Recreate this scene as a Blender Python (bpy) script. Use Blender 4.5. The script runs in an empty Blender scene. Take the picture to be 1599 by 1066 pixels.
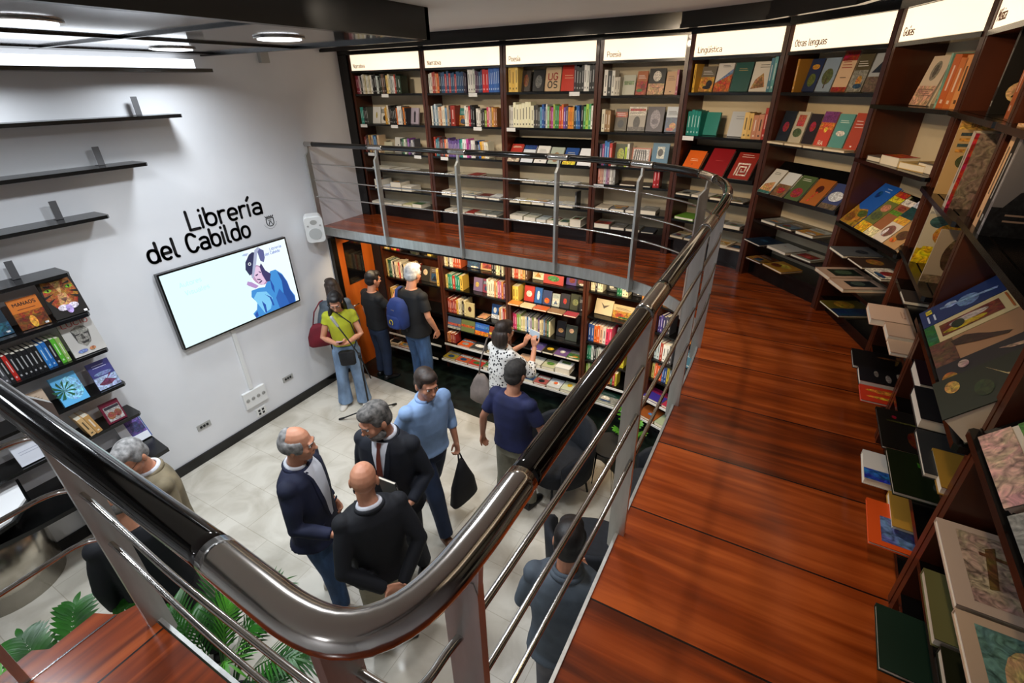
import bpy, bmesh, math, random
from mathutils import Matrix, Vector
R = math.radians
random.seed(7)
SC = bpy.context.scene
COL = SC.collection

# ------------------------------------------------------------------ camera, world, lights, exposure
cam_data = bpy.data.cameras.new('camera')
cam = bpy.data.objects.new('camera', cam_data)
COL.objects.link(cam)
SC.camera = cam
cam_data.sensor_width = 36.0
cam_data.lens = 754.0 / 1599.0 * 36.0
cam_data.clip_start = 0.02

def camera_basis(yaw, pit, rol):
    f = Vector((math.sin(yaw) * math.cos(pit), math.cos(yaw) * math.cos(pit), -math.sin(pit)))
    r = Vector((math.cos(yaw), -math.sin(yaw), 0))
    d = f.cross(r)
    c, s = math.cos(rol), math.sin(rol)
    return c * r + s * d, -s * r + c * d, f

_r, _d, _f = camera_basis(R(-29.5), R(28.0), R(1.15))
cam.matrix_world = Matrix(((_r.x, -_d.x, -_f.x, 0), (_r.y, -_d.y, -_f.y, 0), (_r.z, -_d.z, -_f.z, 3.75), (0, 0, 0, 1)))

world = bpy.data.worlds.new('world')
SC.world = world
world.use_nodes = True
world.node_tree.nodes['Background'].inputs[0].default_value = (0.75, 0.85, 1, 1)
world.node_tree.nodes['Background'].inputs[1].default_value = 0.3

SC.view_settings.view_transform = 'Standard'
SC.view_settings.look = 'None'
SC.view_settings.gamma = 1
SC.view_settings.exposure = 0.0
SC.view_settings.use_curve_mapping = False

def area(name, loc, size, power, col, aim=None, size_y=None, spread=180):
    d = bpy.data.lights.new(name, 'AREA')
    d.energy = power
    d.color = col
    d.size = size
    if size_y:
        d.shape = 'RECTANGLE'
        d.size_y = size_y
    else:
        d.shape = 'DISK'
    d.spread = R(spread)
    o = bpy.data.objects.new(name, d)
    COL.objects.link(o)
    o.location = loc
    v = Vector(aim) - Vector(loc) if aim else Vector((0, 0, -1))
    o.rotation_euler = v.to_track_quat('-Z', 'Y').to_euler()
    return o

def spot(name, loc, aim, power, col, angle=70, blend=0.6, size=0.04):
    d = bpy.data.lights.new(name, 'SPOT')
    d.energy = power
    d.color = col
    d.spot_size = R(angle)
    d.spot_blend = blend
    d.shadow_soft_size = size
    o = bpy.data.objects.new(name, d)
    COL.objects.link(o)
    o.location = loc
    o.rotation_euler = (Vector(aim) - Vector(loc)).to_track_quat('-Z', 'Y').to_euler()
    return o

COOL = (0.86, 0.93, 1.0)
WARM = (1.0, 0.72, 0.42)
WARM2 = (1.0, 0.80, 0.58)
# recessed downlights of the dropped mirror ceiling (4 in view and their neighbours)
DOWNLIGHTS = [(-3.34, 1.26), (-4.6, 2.66), (-3.24, 2.61), (-4.65, 1.26), (-3.34, -0.1), (-4.65, -0.1)]
for x, y in DOWNLIGHTS:
    area('downlight_lamp', (x, y, 4.03), 0.26, 10 if y < 0 else (15 if x < -4 else 36), COOL, spread=150)
# unseen fill lamps added just under the main ceiling
for x, y, w in ((-1.5, 3.0, 20), (-1.5, 1.5, 20), (-0.6, -2.2, 20)):
    area('ceiling_fill', (x, y, 4.17), 0.24, w, (0.95, 0.96, 1.0), spread=150)
# unseen warm spots added to brighten the bookcases; then the walkway lamps
for x, y, ax, ay, w in ((-2.3, 2.1, -4.5, 5.2, 95), (-2.1, 2.1, -3.4, 5.2, 80), (-1.9, 2.1, -2.35, 5.2, 72), (-1.6, 2.1, -1.4, 5.2, 66),
                        (-4.3, 3.6, -4.4, 5.2, 46), (-3.4, 3.6, -3.4, 5.2, 34), (-2.3, 3.6, -2.35, 5.2, 26), (-1.3, 3.5, -1.4, 5.2, 24)):
    spot('shelf_fill_spot', (x, y, 4.2), (ax, ay, 2.95), w, (1.0, 0.86, 0.68), 46 if y < 3 else 84, 0.9)
for x, y, ax, ay, w in ((-1.4, 2.3, -0.6, 5.0, 60), (-1.3, 2.0, 0.1, 4.6, 58), (-0.8, 2.0, 0.6, 3.8, 60), (-0.15, 1.7, 0.72, 2.9, 50), (-0.15, 0.6, 0.75, 1.8, 12)):
    spot('shelf_fill_spot', (x, y, 4.2), (ax, ay, 3.4), w, WARM, 50, 0.7)
for x, y, w in ((-0.02, 1.15, 34), (0.06, 3.05, 12)):
    spot('walkway_lamp', (x, y, 4.1), (x + 0.02, y + 0.25, 2.2), w, WARM, 70, 0.9)
# strip lights under the mezzanine, over the lower bookcases
for x, w in ((-4.45, 10), (-3.4, 11), (-2.35, 11), (-1.4, 9)):
    area('under_mezzanine_lamp', (x, 4.42, 1.96), 0.8, w, (1.0, 0.78, 0.50), aim=(x, 5.0, 0.9), size_y=0.06)
for x, y, ax, ay, w in ((-0.75, 4.1, -0.45, 4.8, 7), (-0.3, 3.5, 0.2, 4.1, 7)):
    area('under_mezzanine_lamp', (x, y, 1.96), 0.5, w, (1.0, 0.86, 0.66), aim=(ax, ay, 0.9), size_y=0.06)

# ------------------------------------------------------------------ helpers
def srgb(h):
    if isinstance(h, tuple):
        return h
    h = h.lstrip('#')
    v = [int(h[i:i + 2], 16) / 255 for i in (0, 2, 4)]
    return tuple((c / 12.92 if c <= 0.04045 else ((c + 0.055) / 1.055) ** 2.4) for c in v)

def tag(o, label=None, cat=None, group=None, kind=None):
    if label: o['label'] = label
    if cat: o['category'] = cat
    if group: o['group'] = group
    if kind: o['kind'] = kind
    return o

def empty(name, loc=(0, 0, 0), rz=0, label=None, cat=None, group=None, matrix=None):
    o = bpy.data.objects.new(name, None)
    o.empty_display_size = 0.1
    COL.objects.link(o)
    if matrix is not None:
        o.matrix_world = matrix
    else:
        o.location = loc
        o.rotation_euler = (0, 0, rz)
    return tag(o, label, cat, group)

WHITE = (0.8, 0.8, 0.8)
class MB:
    """collects faces with a material slot and a colour each"""
    def __init__(s):
        s.v = []; s.f = []; s.m = []; s.c = []; s.sm = []
    def face(s, pts, mat=0, col=WHITE, smooth=False):
        i = len(s.v)
        s.v += [tuple(p) for p in pts]
        s.f.append(tuple(range(i, i + len(pts)))); s.m.append(mat); s.c.append(col); s.sm.append(smooth)
    def raw(s, vs, fs, mat=0, col=WHITE, smooth=False):
        i = len(s.v)
        s.v += [tuple(p) for p in vs]
        for f in fs:
            s.f.append(tuple(i + k for k in f)); s.m.append(mat); s.c.append(col); s.sm.append(smooth)
    def box(s, a, b, mat=0, col=WHITE, M=None):
        x0, y0, z0 = a; x1, y1, z1 = b
        vs = [Vector(p) for p in ((x0, y0, z0), (x1, y0, z0), (x1, y1, z0), (x0, y1, z0), (x0, y0, z1), (x1, y0, z1), (x1, y1, z1), (x0, y1, z1))]
        if M is not None: vs = [M @ v for v in vs]
        s.raw(vs, ((3, 2, 1, 0), (4, 5, 6, 7), (0, 1, 5, 4), (1, 2, 6, 5), (2, 3, 7, 6), (3, 0, 4, 7)), mat, col)
    def prism(s, poly, z0, z1, mat=0, col=WHITE, M=None, side_mat=None):
        n = len(poly)
        vs = [Vector((p[0], p[1], z0)) for p in poly] + [Vector((p[0], p[1], z1)) for p in poly]
        if M is not None: vs = [M @ v for v in vs]
        i = len(s.v); s.v += [tuple(v) for v in vs]
        s.f.append(tuple(i + k for k in range(n - 1, -1, -1))); s.f.append(tuple(i + n + k for k in range(n)))
        s.m += [mat, mat]; s.c += [col, col]; s.sm += [False, False]
        for k in range(n):
            q = (k + 1) % n
            s.f.append((i + k, i + q, i + n + q, i + n + k)); s.m.append(mat if side_mat is None else side_mat); s.c.append(col); s.sm.append(False)
    def loft(s, rings, mat=0, col=WHITE, caps=True, smooth=True, closed=False):
        n = len(rings[0]); i = len(s.v)
        for r in rings: s.v += [tuple(p) for p in r]
        K = len(rings)
        for a in range(K if closed else K - 1):
            b = (a + 1) % K
            for k in range(n):
                q = (k + 1) % n
                s.f.append((i + a * n + k, i + a * n + q, i + b * n + q, i + b * n + k)); s.m.append(mat); s.c.append(col); s.sm.append(smooth)
        if caps and not closed:
            s.f.append(tuple(i + k for k in range(n - 1, -1, -1))); s.f.append(tuple(i + (K - 1) * n + k for k in range(n)))
            s.m += [mat, mat]; s.c += [col, col]; s.sm += [False, False]
    def tube(s, pts, r, n=10, mat=0, col=WHITE, caps=True, round_caps=False, flat=1.0):
        pts = [Vector(p) for p in pts]
        rs = list(r) if isinstance(r, (list, tuple)) else [r] * len(pts)
        if round_caps:
            d0 = (pts[0] - pts[1]).normalized(); d1 = (pts[-1] - pts[-2]).normalized()
            r0, r1 = rs[0], rs[-1]
            pre = [(pts[0] + d0 * r0 * math.sin(a), r0 * math.cos(a)) for a in (1.45, 1.05, 0.55)]
            post = [(pts[-1] + d1 * r1 * math.sin(a), r1 * math.cos(a)) for a in (0.55, 1.05, 1.45)]
            pts = [p for p, _ in pre] + pts + [p for p, _ in post]
            rs = [q for _, q in pre] + rs + [q for _, q in post]
        rings = []; up = None
        for i, p in enumerate(pts):
            t = (pts[min(i + 1, len(pts) - 1)] - pts[max(i - 1, 0)])
            if t.length < 1e-9: t = Vector((0, 0, 1))
            t.normalize()
            if up is None:
                up = Vector((0, 0, 1)) if abs(t.z) < 0.9 else Vector((0, 1, 0))
            a = t.cross(up).normalized(); b = a.cross(t).normalized(); up = b
            rings.append([p + a * rs[i] * math.cos(2 * math.pi * k / n) + b * rs[i] * flat * math.sin(2 * math.pi * k / n) for k in range(n)])
        s.loft(rings, mat, col, caps)
    def ell(s, c, r, mat=0, col=WHITE, M=None, nu=14, nv=9):
        c = Vector(c); rings = []
        for j in range(nv + 1):
            ph = -math.pi / 2 + math.pi * (j + 0.0) / nv
            ph = max(-1.5, min(1.5, ph))
            ring = []
            for k in range(nu):
                th = 2 * math.pi * k / nu
                p = Vector((r[0] * math.cos(ph) * math.cos(th), r[1] * math.cos(ph) * math.sin(th), r[2] * math.sin(ph)))
                if M is not None: p = M @ p
                ring.append(c + p)
            rings.append(ring)
        s.loft(rings, mat, col)
    def cyl(s, c, r, z0, z1, n=32, mat=0, col=WHITE, r2=None):
        r2 = r if r2 is None else r2
        s.loft([[(c[0] + q * math.cos(2 * math.pi * k / n), c[1] + q * math.sin(2 * math.pi * k / n), z) for k in range(n)] for q, z in ((r, z0), (r2, z1))], mat, col)
    def mesh(s, name, mats):
        me = bpy.data.meshes.new(name)
        me.from_pydata(s.v, [], s.f)
        for m in (mats if isinstance(mats, (list, tuple)) else [mats]): me.materials.append(m)
        me.polygons.foreach_set('material_index', s.m)
        me.polygons.foreach_set('use_smooth', s.sm)
        at = me.color_attributes.new('Col', 'FLOAT_COLOR', 'CORNER')
        buf = []
        for f, c in zip(s.f, s.c):
            buf += [c[0], c[1], c[2], 1.0] * len(f)
        at.data.foreach_set('color', buf)
        me.update()
        return me
    def build(s, name, mats, parent=None, M=None):
        o = bpy.data.objects.new(name, s.mesh(name, mats))
        COL.objects.link(o)
        if parent is not None: o.parent = parent
        if M is not None: o.matrix_local = M
        return o

def struct(o):
    o['kind'] = 'structure'
    return o

# ------------------------------------------------------------------ materials
def mat(name, base=(0.8, 0.8, 0.8), rough=0.5, metal=0.0, emit=None, es=1.0, **kw):
    m = bpy.data.materials.new(name); m.use_nodes = True
    b = m.node_tree.nodes['Principled BSDF']
    b.inputs['Base Color'].default_value = (*srgb(base), 1)
    b.inputs['Roughness'].default_value = rough
    b.inputs['Metallic'].default_value = metal
    if emit is not None:
        b.inputs['Emission Color'].default_value = (*srgb(emit), 1)
        b.inputs['Emission Strength'].default_value = es
    for k, v in kw.items(): b.inputs[k].default_value = v
    return m

def nodes(m):
    nt = m.node_tree
    return nt, nt.nodes, nt.links, nt.nodes['Principled BSDF']

def noisy(m, c1, c2, scale=(5, 5, 5), detail=4, lo=0.3, hi=0.7, bump=0.0, coord='Object', rough=None, distort=0.0):
    nt, N, L, b = nodes(m)
    tc = N.new('ShaderNodeTexCoord'); mp = N.new('ShaderNodeMapping'); nz = N.new('ShaderNodeTexNoise'); cr = N.new('ShaderNodeValToRGB')
    mp.inputs['Scale'].default_value = scale
    nz.inputs['Detail'].default_value = detail; nz.inputs['Scale'].default_value = 1.0; nz.inputs['Distortion'].default_value = distort
    L.new(tc.outputs[coord], mp.inputs['Vector']); L.new(mp.outputs[0], nz.inputs['Vector']); L.new(nz.outputs['Fac'], cr.inputs['Fac'])
    cr.color_ramp.elements[0].position = lo; cr.color_ramp.elements[1].position = hi
    cr.color_ramp.elements[0].color = (*srgb(c1), 1); cr.color_ramp.elements[1].color = (*srgb(c2), 1)
    L.new(cr.outputs[0], b.inputs['Base Color'])
    if bump:
        bp = N.new('ShaderNodeBump'); bp.inputs['Strength'].default_value = bump; bp.inputs['Distance'].default_value = 0.01
        L.new(nz.outputs['Fac'], bp.inputs['Height']); L.new(bp.outputs[0], b.inputs['Normal'])
    return m, cr

def col_mat(name, rough=0.5, emit=0.0, metal=0.0, coat=0.0):
    m = mat(name, rough=rough, metal=metal)
    nt, N, L, b = nodes(m)
    a = N.new('ShaderNodeAttribute'); a.attribute_name = 'Col'
    if emit:
        b.inputs['Base Color'].default_value = (0.02, 0.02, 0.02, 1)
        L.new(a.outputs['Color'], b.inputs['Emission Color']); b.inputs['Emission Strength'].default_value = emit
    else:
        L.new(a.outputs['Color'], b.inputs['Base Color'])
    if coat: b.inputs['Coat Weight'].default_value = coat
    return m

def plank_mat(name, axis, width, off=0.0):
    """mahogany boards: `axis` is the grain direction (0 = x, 1 = y)"""
    m = mat(name, rough=0.22)
    nt, N, L, b = nodes(m)
    tc = N.new('ShaderNodeTexCoord'); sep = N.new('ShaderNodeSeparateXYZ')
    L.new(tc.outputs['Object'], sep.inputs[0])
    def math_(op, a, bb=None):
        n = N.new('ShaderNodeMath'); n.operation = op
        for i, v in enumerate((a, bb)):
            if v is None: continue
            if isinstance(v, (int, float)): n.inputs[i].default_value = v
            else: L.new(v, n.inputs[i])
        return n.outputs[0]
    across = sep.outputs[1 - axis]; along = sep.outputs[axis]
    q = math_('DIVIDE', math_('ADD', across, off), width)
    cell = math_('FLOOR', q); fr = math_('FRACT', q)
    wn = N.new('ShaderNodeTexWhiteNoise'); wn.noise_dimensions = '1D'; L.new(cell, wn.inputs['W'])
    cmb = N.new('ShaderNodeCombineXYZ')
    L.new(math_('ADD', math_('MULTIPLY', along, 1.3), math_('MULTIPLY', wn.outputs['Value'], 31.0)), cmb.inputs[0])
    L.new(math_('MULTIPLY', across, 22.0), cmb.inputs[1]); L.new(cell, cmb.inputs[2])
    nz = N.new('ShaderNodeTexNoise'); nz.inputs['Scale'].default_value = 1; nz.inputs['Detail'].default_value = 5; nz.inputs['Distortion'].default_value = 0.6
    L.new(cmb.outputs[0], nz.inputs['Vector'])
    cmb2 = N.new('ShaderNodeCombineXYZ')
    L.new(math_('MULTIPLY', along, 1.7), cmb2.inputs[0]); L.new(math_('MULTIPLY', across, 7.0), cmb2.inputs[1]); L.new(cell, cmb2.inputs[2])
    nz2 = N.new('ShaderNodeTexNoise'); nz2.inputs['Scale'].default_value = 1; nz2.inputs['Detail'].default_value = 2
    L.new(cmb2.outputs[0], nz2.inputs['Vector'])
    mixf = math_('ADD', math_('MULTIPLY', nz.outputs['Fac'], 0.55), math_('ADD', math_('MULTIPLY', wn.outputs['Value'], 0.14), math_('MULTIPLY', nz2.outputs['Fac'], 0.35)))
    cr = N.new('ShaderNodeValToRGB'); e = cr.color_ramp.elements
    e[0].position = 0.36; e[0].color = (*srgb('#50200c'), 1)
    e[1].position = 0.70; e[1].color = (*srgb('#ac5220'), 1)
    x = e.new(0.52); x.color = (*srgb('#823510'), 1)
    L.new(mixf, cr.inputs['Fac'])
    joint = math_('LESS_THAN', math_('ABSOLUTE', math_('SUBTRACT', fr, 0.5)), 0.5 - 0.0035 / width)
    mx = N.new('ShaderNodeMix'); mx.data_type = 'RGBA'
    L.new(joint, mx.inputs[0]); mx.inputs[6].default_value = (0.012, 0.005, 0.003, 1); L.new(cr.outputs[0], mx.inputs[7])
    L.new(mx.outputs[2], b.inputs['Base Color'])
    b.inputs['Coat Weight'].default_value = 0.15; b.inputs['Coat Roughness'].default_value = 0.12
    return m

def tile_floor_mat():
    m = mat('marble_tiles', rough=0.25)
    nt, N, L, b = nodes(m)
    tc = N.new('ShaderNodeTexCoord'); mp = N.new('ShaderNodeMapping'); L.new(tc.outputs['Object'], mp.inputs[0])
    mp.inputs['Rotation'].default_value = (0, 0, R(0))
    br = N.new('ShaderNodeTexBrick'); br.offset = 0.5
    br.inputs['Scale'].default_value = 1; br.inputs['Brick Width'].default_value = 0.6; br.inputs['Row Height'].default_value = 0.4
    br.inputs['Mortar Size'].default_value = 0.003; br.inputs['Mortar Smooth'].default_value = 0.2
    br.inputs['Color1'].default_value = (1, 1, 1, 1); br.inputs['Color2'].default_value = (0.93, 0.93, 0.92, 1); br.inputs['Mortar'].default_value = (0.72, 0.70, 0.66, 1)
    L.new(mp.outputs[0], br.inputs['Vector'])
    nz = N.new('ShaderNodeTexNoise'); nz.inputs['Scale'].default_value = 3.0; nz.inputs['Detail'].default_value = 8; nz.inputs['Distortion'].default_value = 0.7
    L.new(mp.outputs[0], nz.inputs['Vector'])
    cr = N.new('ShaderNodeValToRGB'); e = cr.color_ramp.elements
    e[0].position = 0.33; e[0].color = (*srgb('#b8b0a1'), 1); e[1].position = 0.62; e[1].color = (*srgb('#d3cdc0'), 1)
    L.new(nz.outputs['Fac'], cr.inputs['Fac'])
    mx = N.new('ShaderNodeMix'); mx.data_type = 'RGBA'; mx.blend_type = 'MULTIPLY'; mx.inputs[0].default_value = 1
    L.new(cr.outputs[0], mx.inputs[6]); L.new(br.outputs['Color'], mx.inputs[7]); L.new(mx.outputs[2], b.inputs['Base Color'])
    return m

M_white, _ = noisy(mat('white_paint', rough=0.6), '#dcdde0', '#e6e6e8', (1.5, 1.5, 1.5))
M_ceil, _ = noisy(mat('ceiling_paint', rough=0.7), '#e2e0dc', '#eceae6', (1, 1, 1))
M_floor = tile_floor_mat()
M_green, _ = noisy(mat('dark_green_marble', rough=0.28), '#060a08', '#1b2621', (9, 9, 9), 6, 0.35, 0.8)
M_plank = plank_mat('mahogany_boards', 0, 0.47, -0.105)
M_plank2 = plank_mat('mahogany_boards_wing', 1, 0.38, -0.01)
M_wood, _ = noisy(mat('mahogany', rough=0.33), '#2c120a', '#562813', (3, 3, 0.6), 5, 0.35, 0.7, distort=0.5)
M_wood.node_tree.nodes['Principled BSDF'].inputs['Coat Weight'].default_value = 0.2
M_orange, _ = noisy(mat('orange_wood', rough=0.35), '#a8480e', '#cd671d', (6, 6, 0.7), 5, 0.35, 0.7, distort=0.6)
M_black, _ = noisy(mat('black_lacquer', rough=0.22), '#070707', '#0d0d0d', (4, 4, 4))
M_blackm, _ = noisy(mat('black_matte', rough=0.6), '#0b0b0c', '#121213', (6, 6, 6))
M_cream, _ = noisy(mat('cream_backboard', rough=0.6), '#d2c2a2', '#dccdb0', (4, 4, 4))
M_steel, _ = noisy(mat('polished_steel', rough=0.16, metal=1.0), '#b9b5b0', '#cdc9c4', (3, 3, 3))
M_brush, _ = noisy(mat('brushed_steel', rough=0.36, metal=0.8), '#b4b4b0', '#cfd0cc', (25, 25, 3))
M_rail, _ = noisy(mat('black_gloss_tube', rough=0.10), '#0a0908', '#100f0e', (4, 4, 4))
M_rail.node_tree.nodes['Principled BSDF'].inputs['Coat Weight'].default_value = 0.5
M_mirror, _ = noisy(mat('mirror_panel', rough=0.09, metal=0.85), '#8a8b8f', '#939498', (1, 1, 1))
M_sign = mat('backlit_sign', '#fff3dc', 0.4, emit='#ffe8c8', es=1.15)
M_signc = mat('backlit_white', '#ffffff', 0.4, emit='#f2f8ff', es=2.2)
M_lamp = mat('lamp_disc', '#ffffff', 0.4, emit='#f4f9ff', es=5.0)
M_ink = mat('ink_black', '#0c0c10', 0.5)
M_brown = mat('sign_ink', '#6d4632', 0.6)
M_book = col_mat('book_cover', 0.42)
M_gloss = col_mat('painted_parts', 0.35)
def art_mat():
    m = mat('cover_artwork', rough=0.4); nt, N, L, b = nodes(m)
    a = N.new('ShaderNodeAttribute'); a.attribute_name = 'Col'
    tc = N.new('ShaderNodeTexCoord')
    n1 = N.new('ShaderNodeTexNoise'); n1.inputs['Scale'].default_value = 28; n1.inputs['Detail'].default_value = 5; n1.inputs['Distortion'].default_value = 2.2
    n2 = N.new('ShaderNodeTexNoise'); n2.inputs['Scale'].default_value = 17; n2.inputs['Detail'].default_value = 3; n2.inputs['Distortion'].default_value = 1.5
    L.new(tc.outputs['Object'], n1.inputs['Vector']); L.new(tc.outputs['Object'], n2.inputs['Vector'])
    r1 = N.new('ShaderNodeMapRange'); r1.inputs['From Min'].default_value = 0.3; r1.inputs['From Max'].default_value = 0.7; r1.inputs['To Min'].default_value = 0.30; r1.inputs['To Max'].default_value = 1.5; L.new(n1.outputs['Fac'], r1.inputs[0])
    r2 = N.new('ShaderNodeMapRange'); r2.inputs['From Min'].default_value = 0.3; r2.inputs['From Max'].default_value = 0.7; r2.inputs['To Min'].default_value = 0.455; r2.inputs['To Max'].default_value = 0.545; L.new(n2.outputs['Fac'], r2.inputs[0])
    h = N.new('ShaderNodeHueSaturation'); L.new(a.outputs['Color'], h.inputs['Color']); L.new(r1.outputs[0], h.inputs['Value']); L.new(r2.outputs[0], h.inputs['Hue'])
    L.new(h.outputs[0], b.inputs['Base Color'])
    return m
M_art = art_mat()
M_matte = col_mat('matte_parts', 0.75)
M_screen = col_mat('tv_picture', 0.3, emit=1.05)
M_skin, _ = noisy(mat('skin', rough=0.5), '#b87a5c', '#cc9274', (8, 8, 8), 3)
M_leaf, _ = noisy(mat('leaf', rough=0.4), '#143d10', '#2c6a1c', (7, 7, 7), 3)
M_leafl, _ = noisy(mat('leaf_light', rough=0.4), '#357a18', '#5ca02c', (7, 7, 7), 3)
M_plastic = mat('white_plastic', '#e4e4e2', 0.4)
M_grey = mat('grey_plastic', '#a7a6a2', 0.5)
M_glass = mat('dark_glass', '#0a0a0c', 0.08)

# ------------------------------------------------------------------ room shell
XL = -5.19          # white wall with the screen
ZP = 2.175          # top of the mezzanine floor
ZC = 4.24           # main ceiling
b = MB(); b.box((XL - 0.1, -3.0, -0.1), (2.2, 5.6, 0)); struct(b.build('floor', M_floor))
# dark green marble border that follows the mezzanine overhead
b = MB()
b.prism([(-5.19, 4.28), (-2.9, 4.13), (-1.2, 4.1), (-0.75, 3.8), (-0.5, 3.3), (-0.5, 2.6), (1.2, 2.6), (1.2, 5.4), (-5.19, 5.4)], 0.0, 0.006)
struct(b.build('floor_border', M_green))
b = MB(); b.box((XL - 0.12, -3.0, 0), (XL, 5.6, ZC)); struct(b.build('wall_left', M_white))
b = MB(); b.box((XL, 5.42, 0), (2.2, 5.6, ZC)); struct(b.build('wall_back', M_white))
b = MB(); b.box((1.25, -3.0, 0), (1.4, 5.42, ZC)); struct(b.build('wall_right', M_white))
b = MB(); b.box((XL, -3.1, 0), (1.25, -3.0, ZC)); struct(b.build('wall_front', M_white))
b = MB(); b.box((XL, -3.0, ZC), (1.25, 5.42, ZC + 0.1)); struct(b.build('ceiling', M_ceil))
b = MB(); b.box((XL, 1.66, 0.0), (XL + 0.02, 4.30, 0.115)); b.box((XL, -3, 0), (XL + 0.02, 1.66, 0.115)); struct(b.build('baseboard_left', M_black))

def arc(cx, cy, r, a0, a1, n):
    return [(cx + r * math.cos(R(a0 + (a1 - a0) * i / n)), cy + r * math.sin(R(a0 + (a1 - a0) * i / n))) for i in range(n + 1)]

# mezzanine plan: inner edge, then the bookcase side
def spline(P, n=6):
    out = []
    for i in range(len(P) - 1):
        p0, p1, p2, p3 = P[max(i - 1, 0)], P[i], P[i + 1], P[min(i + 2, len(P) - 1)]
        for k in range(n):
            t = k / n
            out.append(tuple(0.5 * (2 * p1[j] + (p2[j] - p0[j]) * t + (2 * p0[j] - 5 * p1[j] + 4 * p2[j] - p3[j]) * t * t + (3 * p1[j] - p0[j] - 3 * p2[j] + p3[j]) * t ** 3) for j in range(len(p1))))
    out.append(tuple(P[-1]))
    return out
EDGE = [(-5.19, 4.22)] + spline([(-1.95, 4.22), (-1.5, 4.19), (-1.1, 4.10), (-0.82, 3.98), (-0.58, 3.79), (-0.41, 3.52), (-0.32, 3.18), (-0.30, 2.8)], 4) + [(-0.30, 0.32)]
main = EDGE + [(-0.30, -1.2), (1.25, -1.2), (1.25, 5.42), (-5.19, 5.42)]
b = MB(); b.prism(main, ZP - 0.02, ZP); struct(b.build('mezzanine_floor', M_plank))
wing = [(-0.3, 0.27), (-1.68, 0.275), (-1.70, 0.225), (-1.775, 0.19), (-1.765, 0.06), (-1.81, 0.03), (-1.79, -0.2), (-1.79, -1.2), (-0.3, -1.2)]
b = MB(); b.prism(wing, ZP - 0.02, ZP); struct(b.build('mezzanine_floor', M_plank2))
slab = MB(); slab.prism([(p[0] + (0.14 if i else 0), p[1] + 0.16) for i, p in enumerate(EDGE)] + main[len(EDGE):], ZP - 0.19, ZP - 0.021)
slab.prism([(-0.3, 0.24), (-1.66, 0.24), (-1.74, 0.0), (-1.74, -1.2), (-0.3, -1.2)], ZP - 0.19, ZP - 0.021)
struct(slab.build('mezzanine_slab', M_blackm))
# steel fascia along the inner edge
def ribbon(path, t, z0, z1):
    """thin wall of thickness t on the left of the path"""
    out = []
    P = [Vector((p[0], p[1], 0)) for p in path]
    for i, p in enumerate(P):
        d = (P[min(i + 1, len(P) - 1)] - P[max(i - 1, 0)]).normalized()
        out.append(p + Vector((d.y, -d.x, 0)) * t)
    m = MB()
    rings = [[(a.x, a.y, z0), (a.x, a.y, z1), (c.x, c.y, z1), (c.x, c.y, z0)] for a, c in zip(P, out)]
    m.loft(rings, smooth=False)
    return m
edge_full = EDGE[:-1] + [(-0.30, 0.40)] + [(-0.33, 0.29)] + [(-0.4, 0.275), (-1.68, 0.28)]
struct(ribbon(edge_full, 0.012, ZP - 0.10, ZP + 0.006).build('trim_1', M_brush))

b = MB(); b.box((-1.703, -1.1, ZP), (-1.697, 0.222, ZP + 0.002)); struct(b.build('trim_8', M_steel))
# dropped mirror ceiling with black frame and beam
b = MB(); b.box((XL, -3.0, 4.06), (-2.53, 3.29, 4.075)); struct(b.build('ceiling_mirror_panels', M_mirror))
b = MB()
b.box((-2.56, -3.0, 4.045), (-2.50, 3.31, ZC)); b.box((XL, 3.27, 4.045), (-2.5, 3.31, ZC))
struct(b.build('trim_2', M_black))
b = MB()
for x in (-3.9,): b.box((x - 0.012, -3, 4.048), (x + 0.012, 3.28, 4.06))
for y in (-0.7, 0.6, 1.95): b.box((XL, y - 0.012, 4.048), (-2.55, y + 0.012, 4.06))
b.box((XL, -3, 4.05), (XL + 0.2, 3.29, 4.06)); b.box((XL, 3.24, 4.04), (-2.55, 3.29, 4.06))
struct(b.build('trim_3', M_black))
for i, (x, y) in enumerate(DOWNLIGHTS):
    t = empty('ceiling_downlight', (x, y, 4.06), label=['round white downlight at far left edge of the mirrored ceiling', 'small round downlight nearest the left wall, above the bright shelf light', 'round downlight in the mirrored panel beside the dark beam', 'round downlight over the left wall shelves', 'round downlight behind the viewpoint', 'rear round downlight over the left wall shelves'][i], cat='ceiling light', group='round recessed downlights')
    m = MB(); m.cyl((0, 0), 0.165, -0.012, 0.0, 36); m.build('trim_ring', M_steel, t)
    m = MB(); m.cyl((0, 0), 0.14, -0.016, -0.0121, 36); m.build('lamp_disc', M_lamp, t)

# black cornice in front of the bookcases
def offset(path, t):
    P = [Vector((p[0], p[1], 0)) for p in path]; out = []
    for i, p in enumerate(P):
        d0 = (P[i] - P[i - 1]).normalized() if i else None
        d1 = (P[i + 1] - P[i]).normalized() if i < len(P) - 1 else None
        d = ((d0 or d1) + (d1 or d0)).normalized()
        n = Vector((d.y, -d.x, 0)); k = 1.0
        if d0 and d1: k = 1 / max(0.5, n.dot(Vector((d0.y, -d0.x, 0))))
        out.append((p.x + n.x * t * k, p.y + n.y * t * k))
    return out
VERT = [(-5.05, 5.0), (-3.92, 5.0), (-2.87, 5.0), (-1.82, 5.0), (-1.0, 5.0), (-0.24, 4.74), (0.37, 4.12), (0.65, 3.36), (0.64, 2.5), (0.6, 1.5), (0.56, 0.55)]
cv = [(-5.19, 5.0)] + VERT[1:] + [(0.5, -1.0)]
b = MB()
for ofs, z0, z1 in ((0.30, 4.125, 4.155), (0.28, 4.155, ZC)):
    A_, B_ = offset(cv, ofs), offset(cv, ofs - 0.05)
    b.loft([[(a[0], a[1], z0), (a[0], a[1], z1), (c[0], c[1], z1), (c[0], c[1], z0)] for a, c in zip(A_, B_)], smooth=False)
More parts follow.
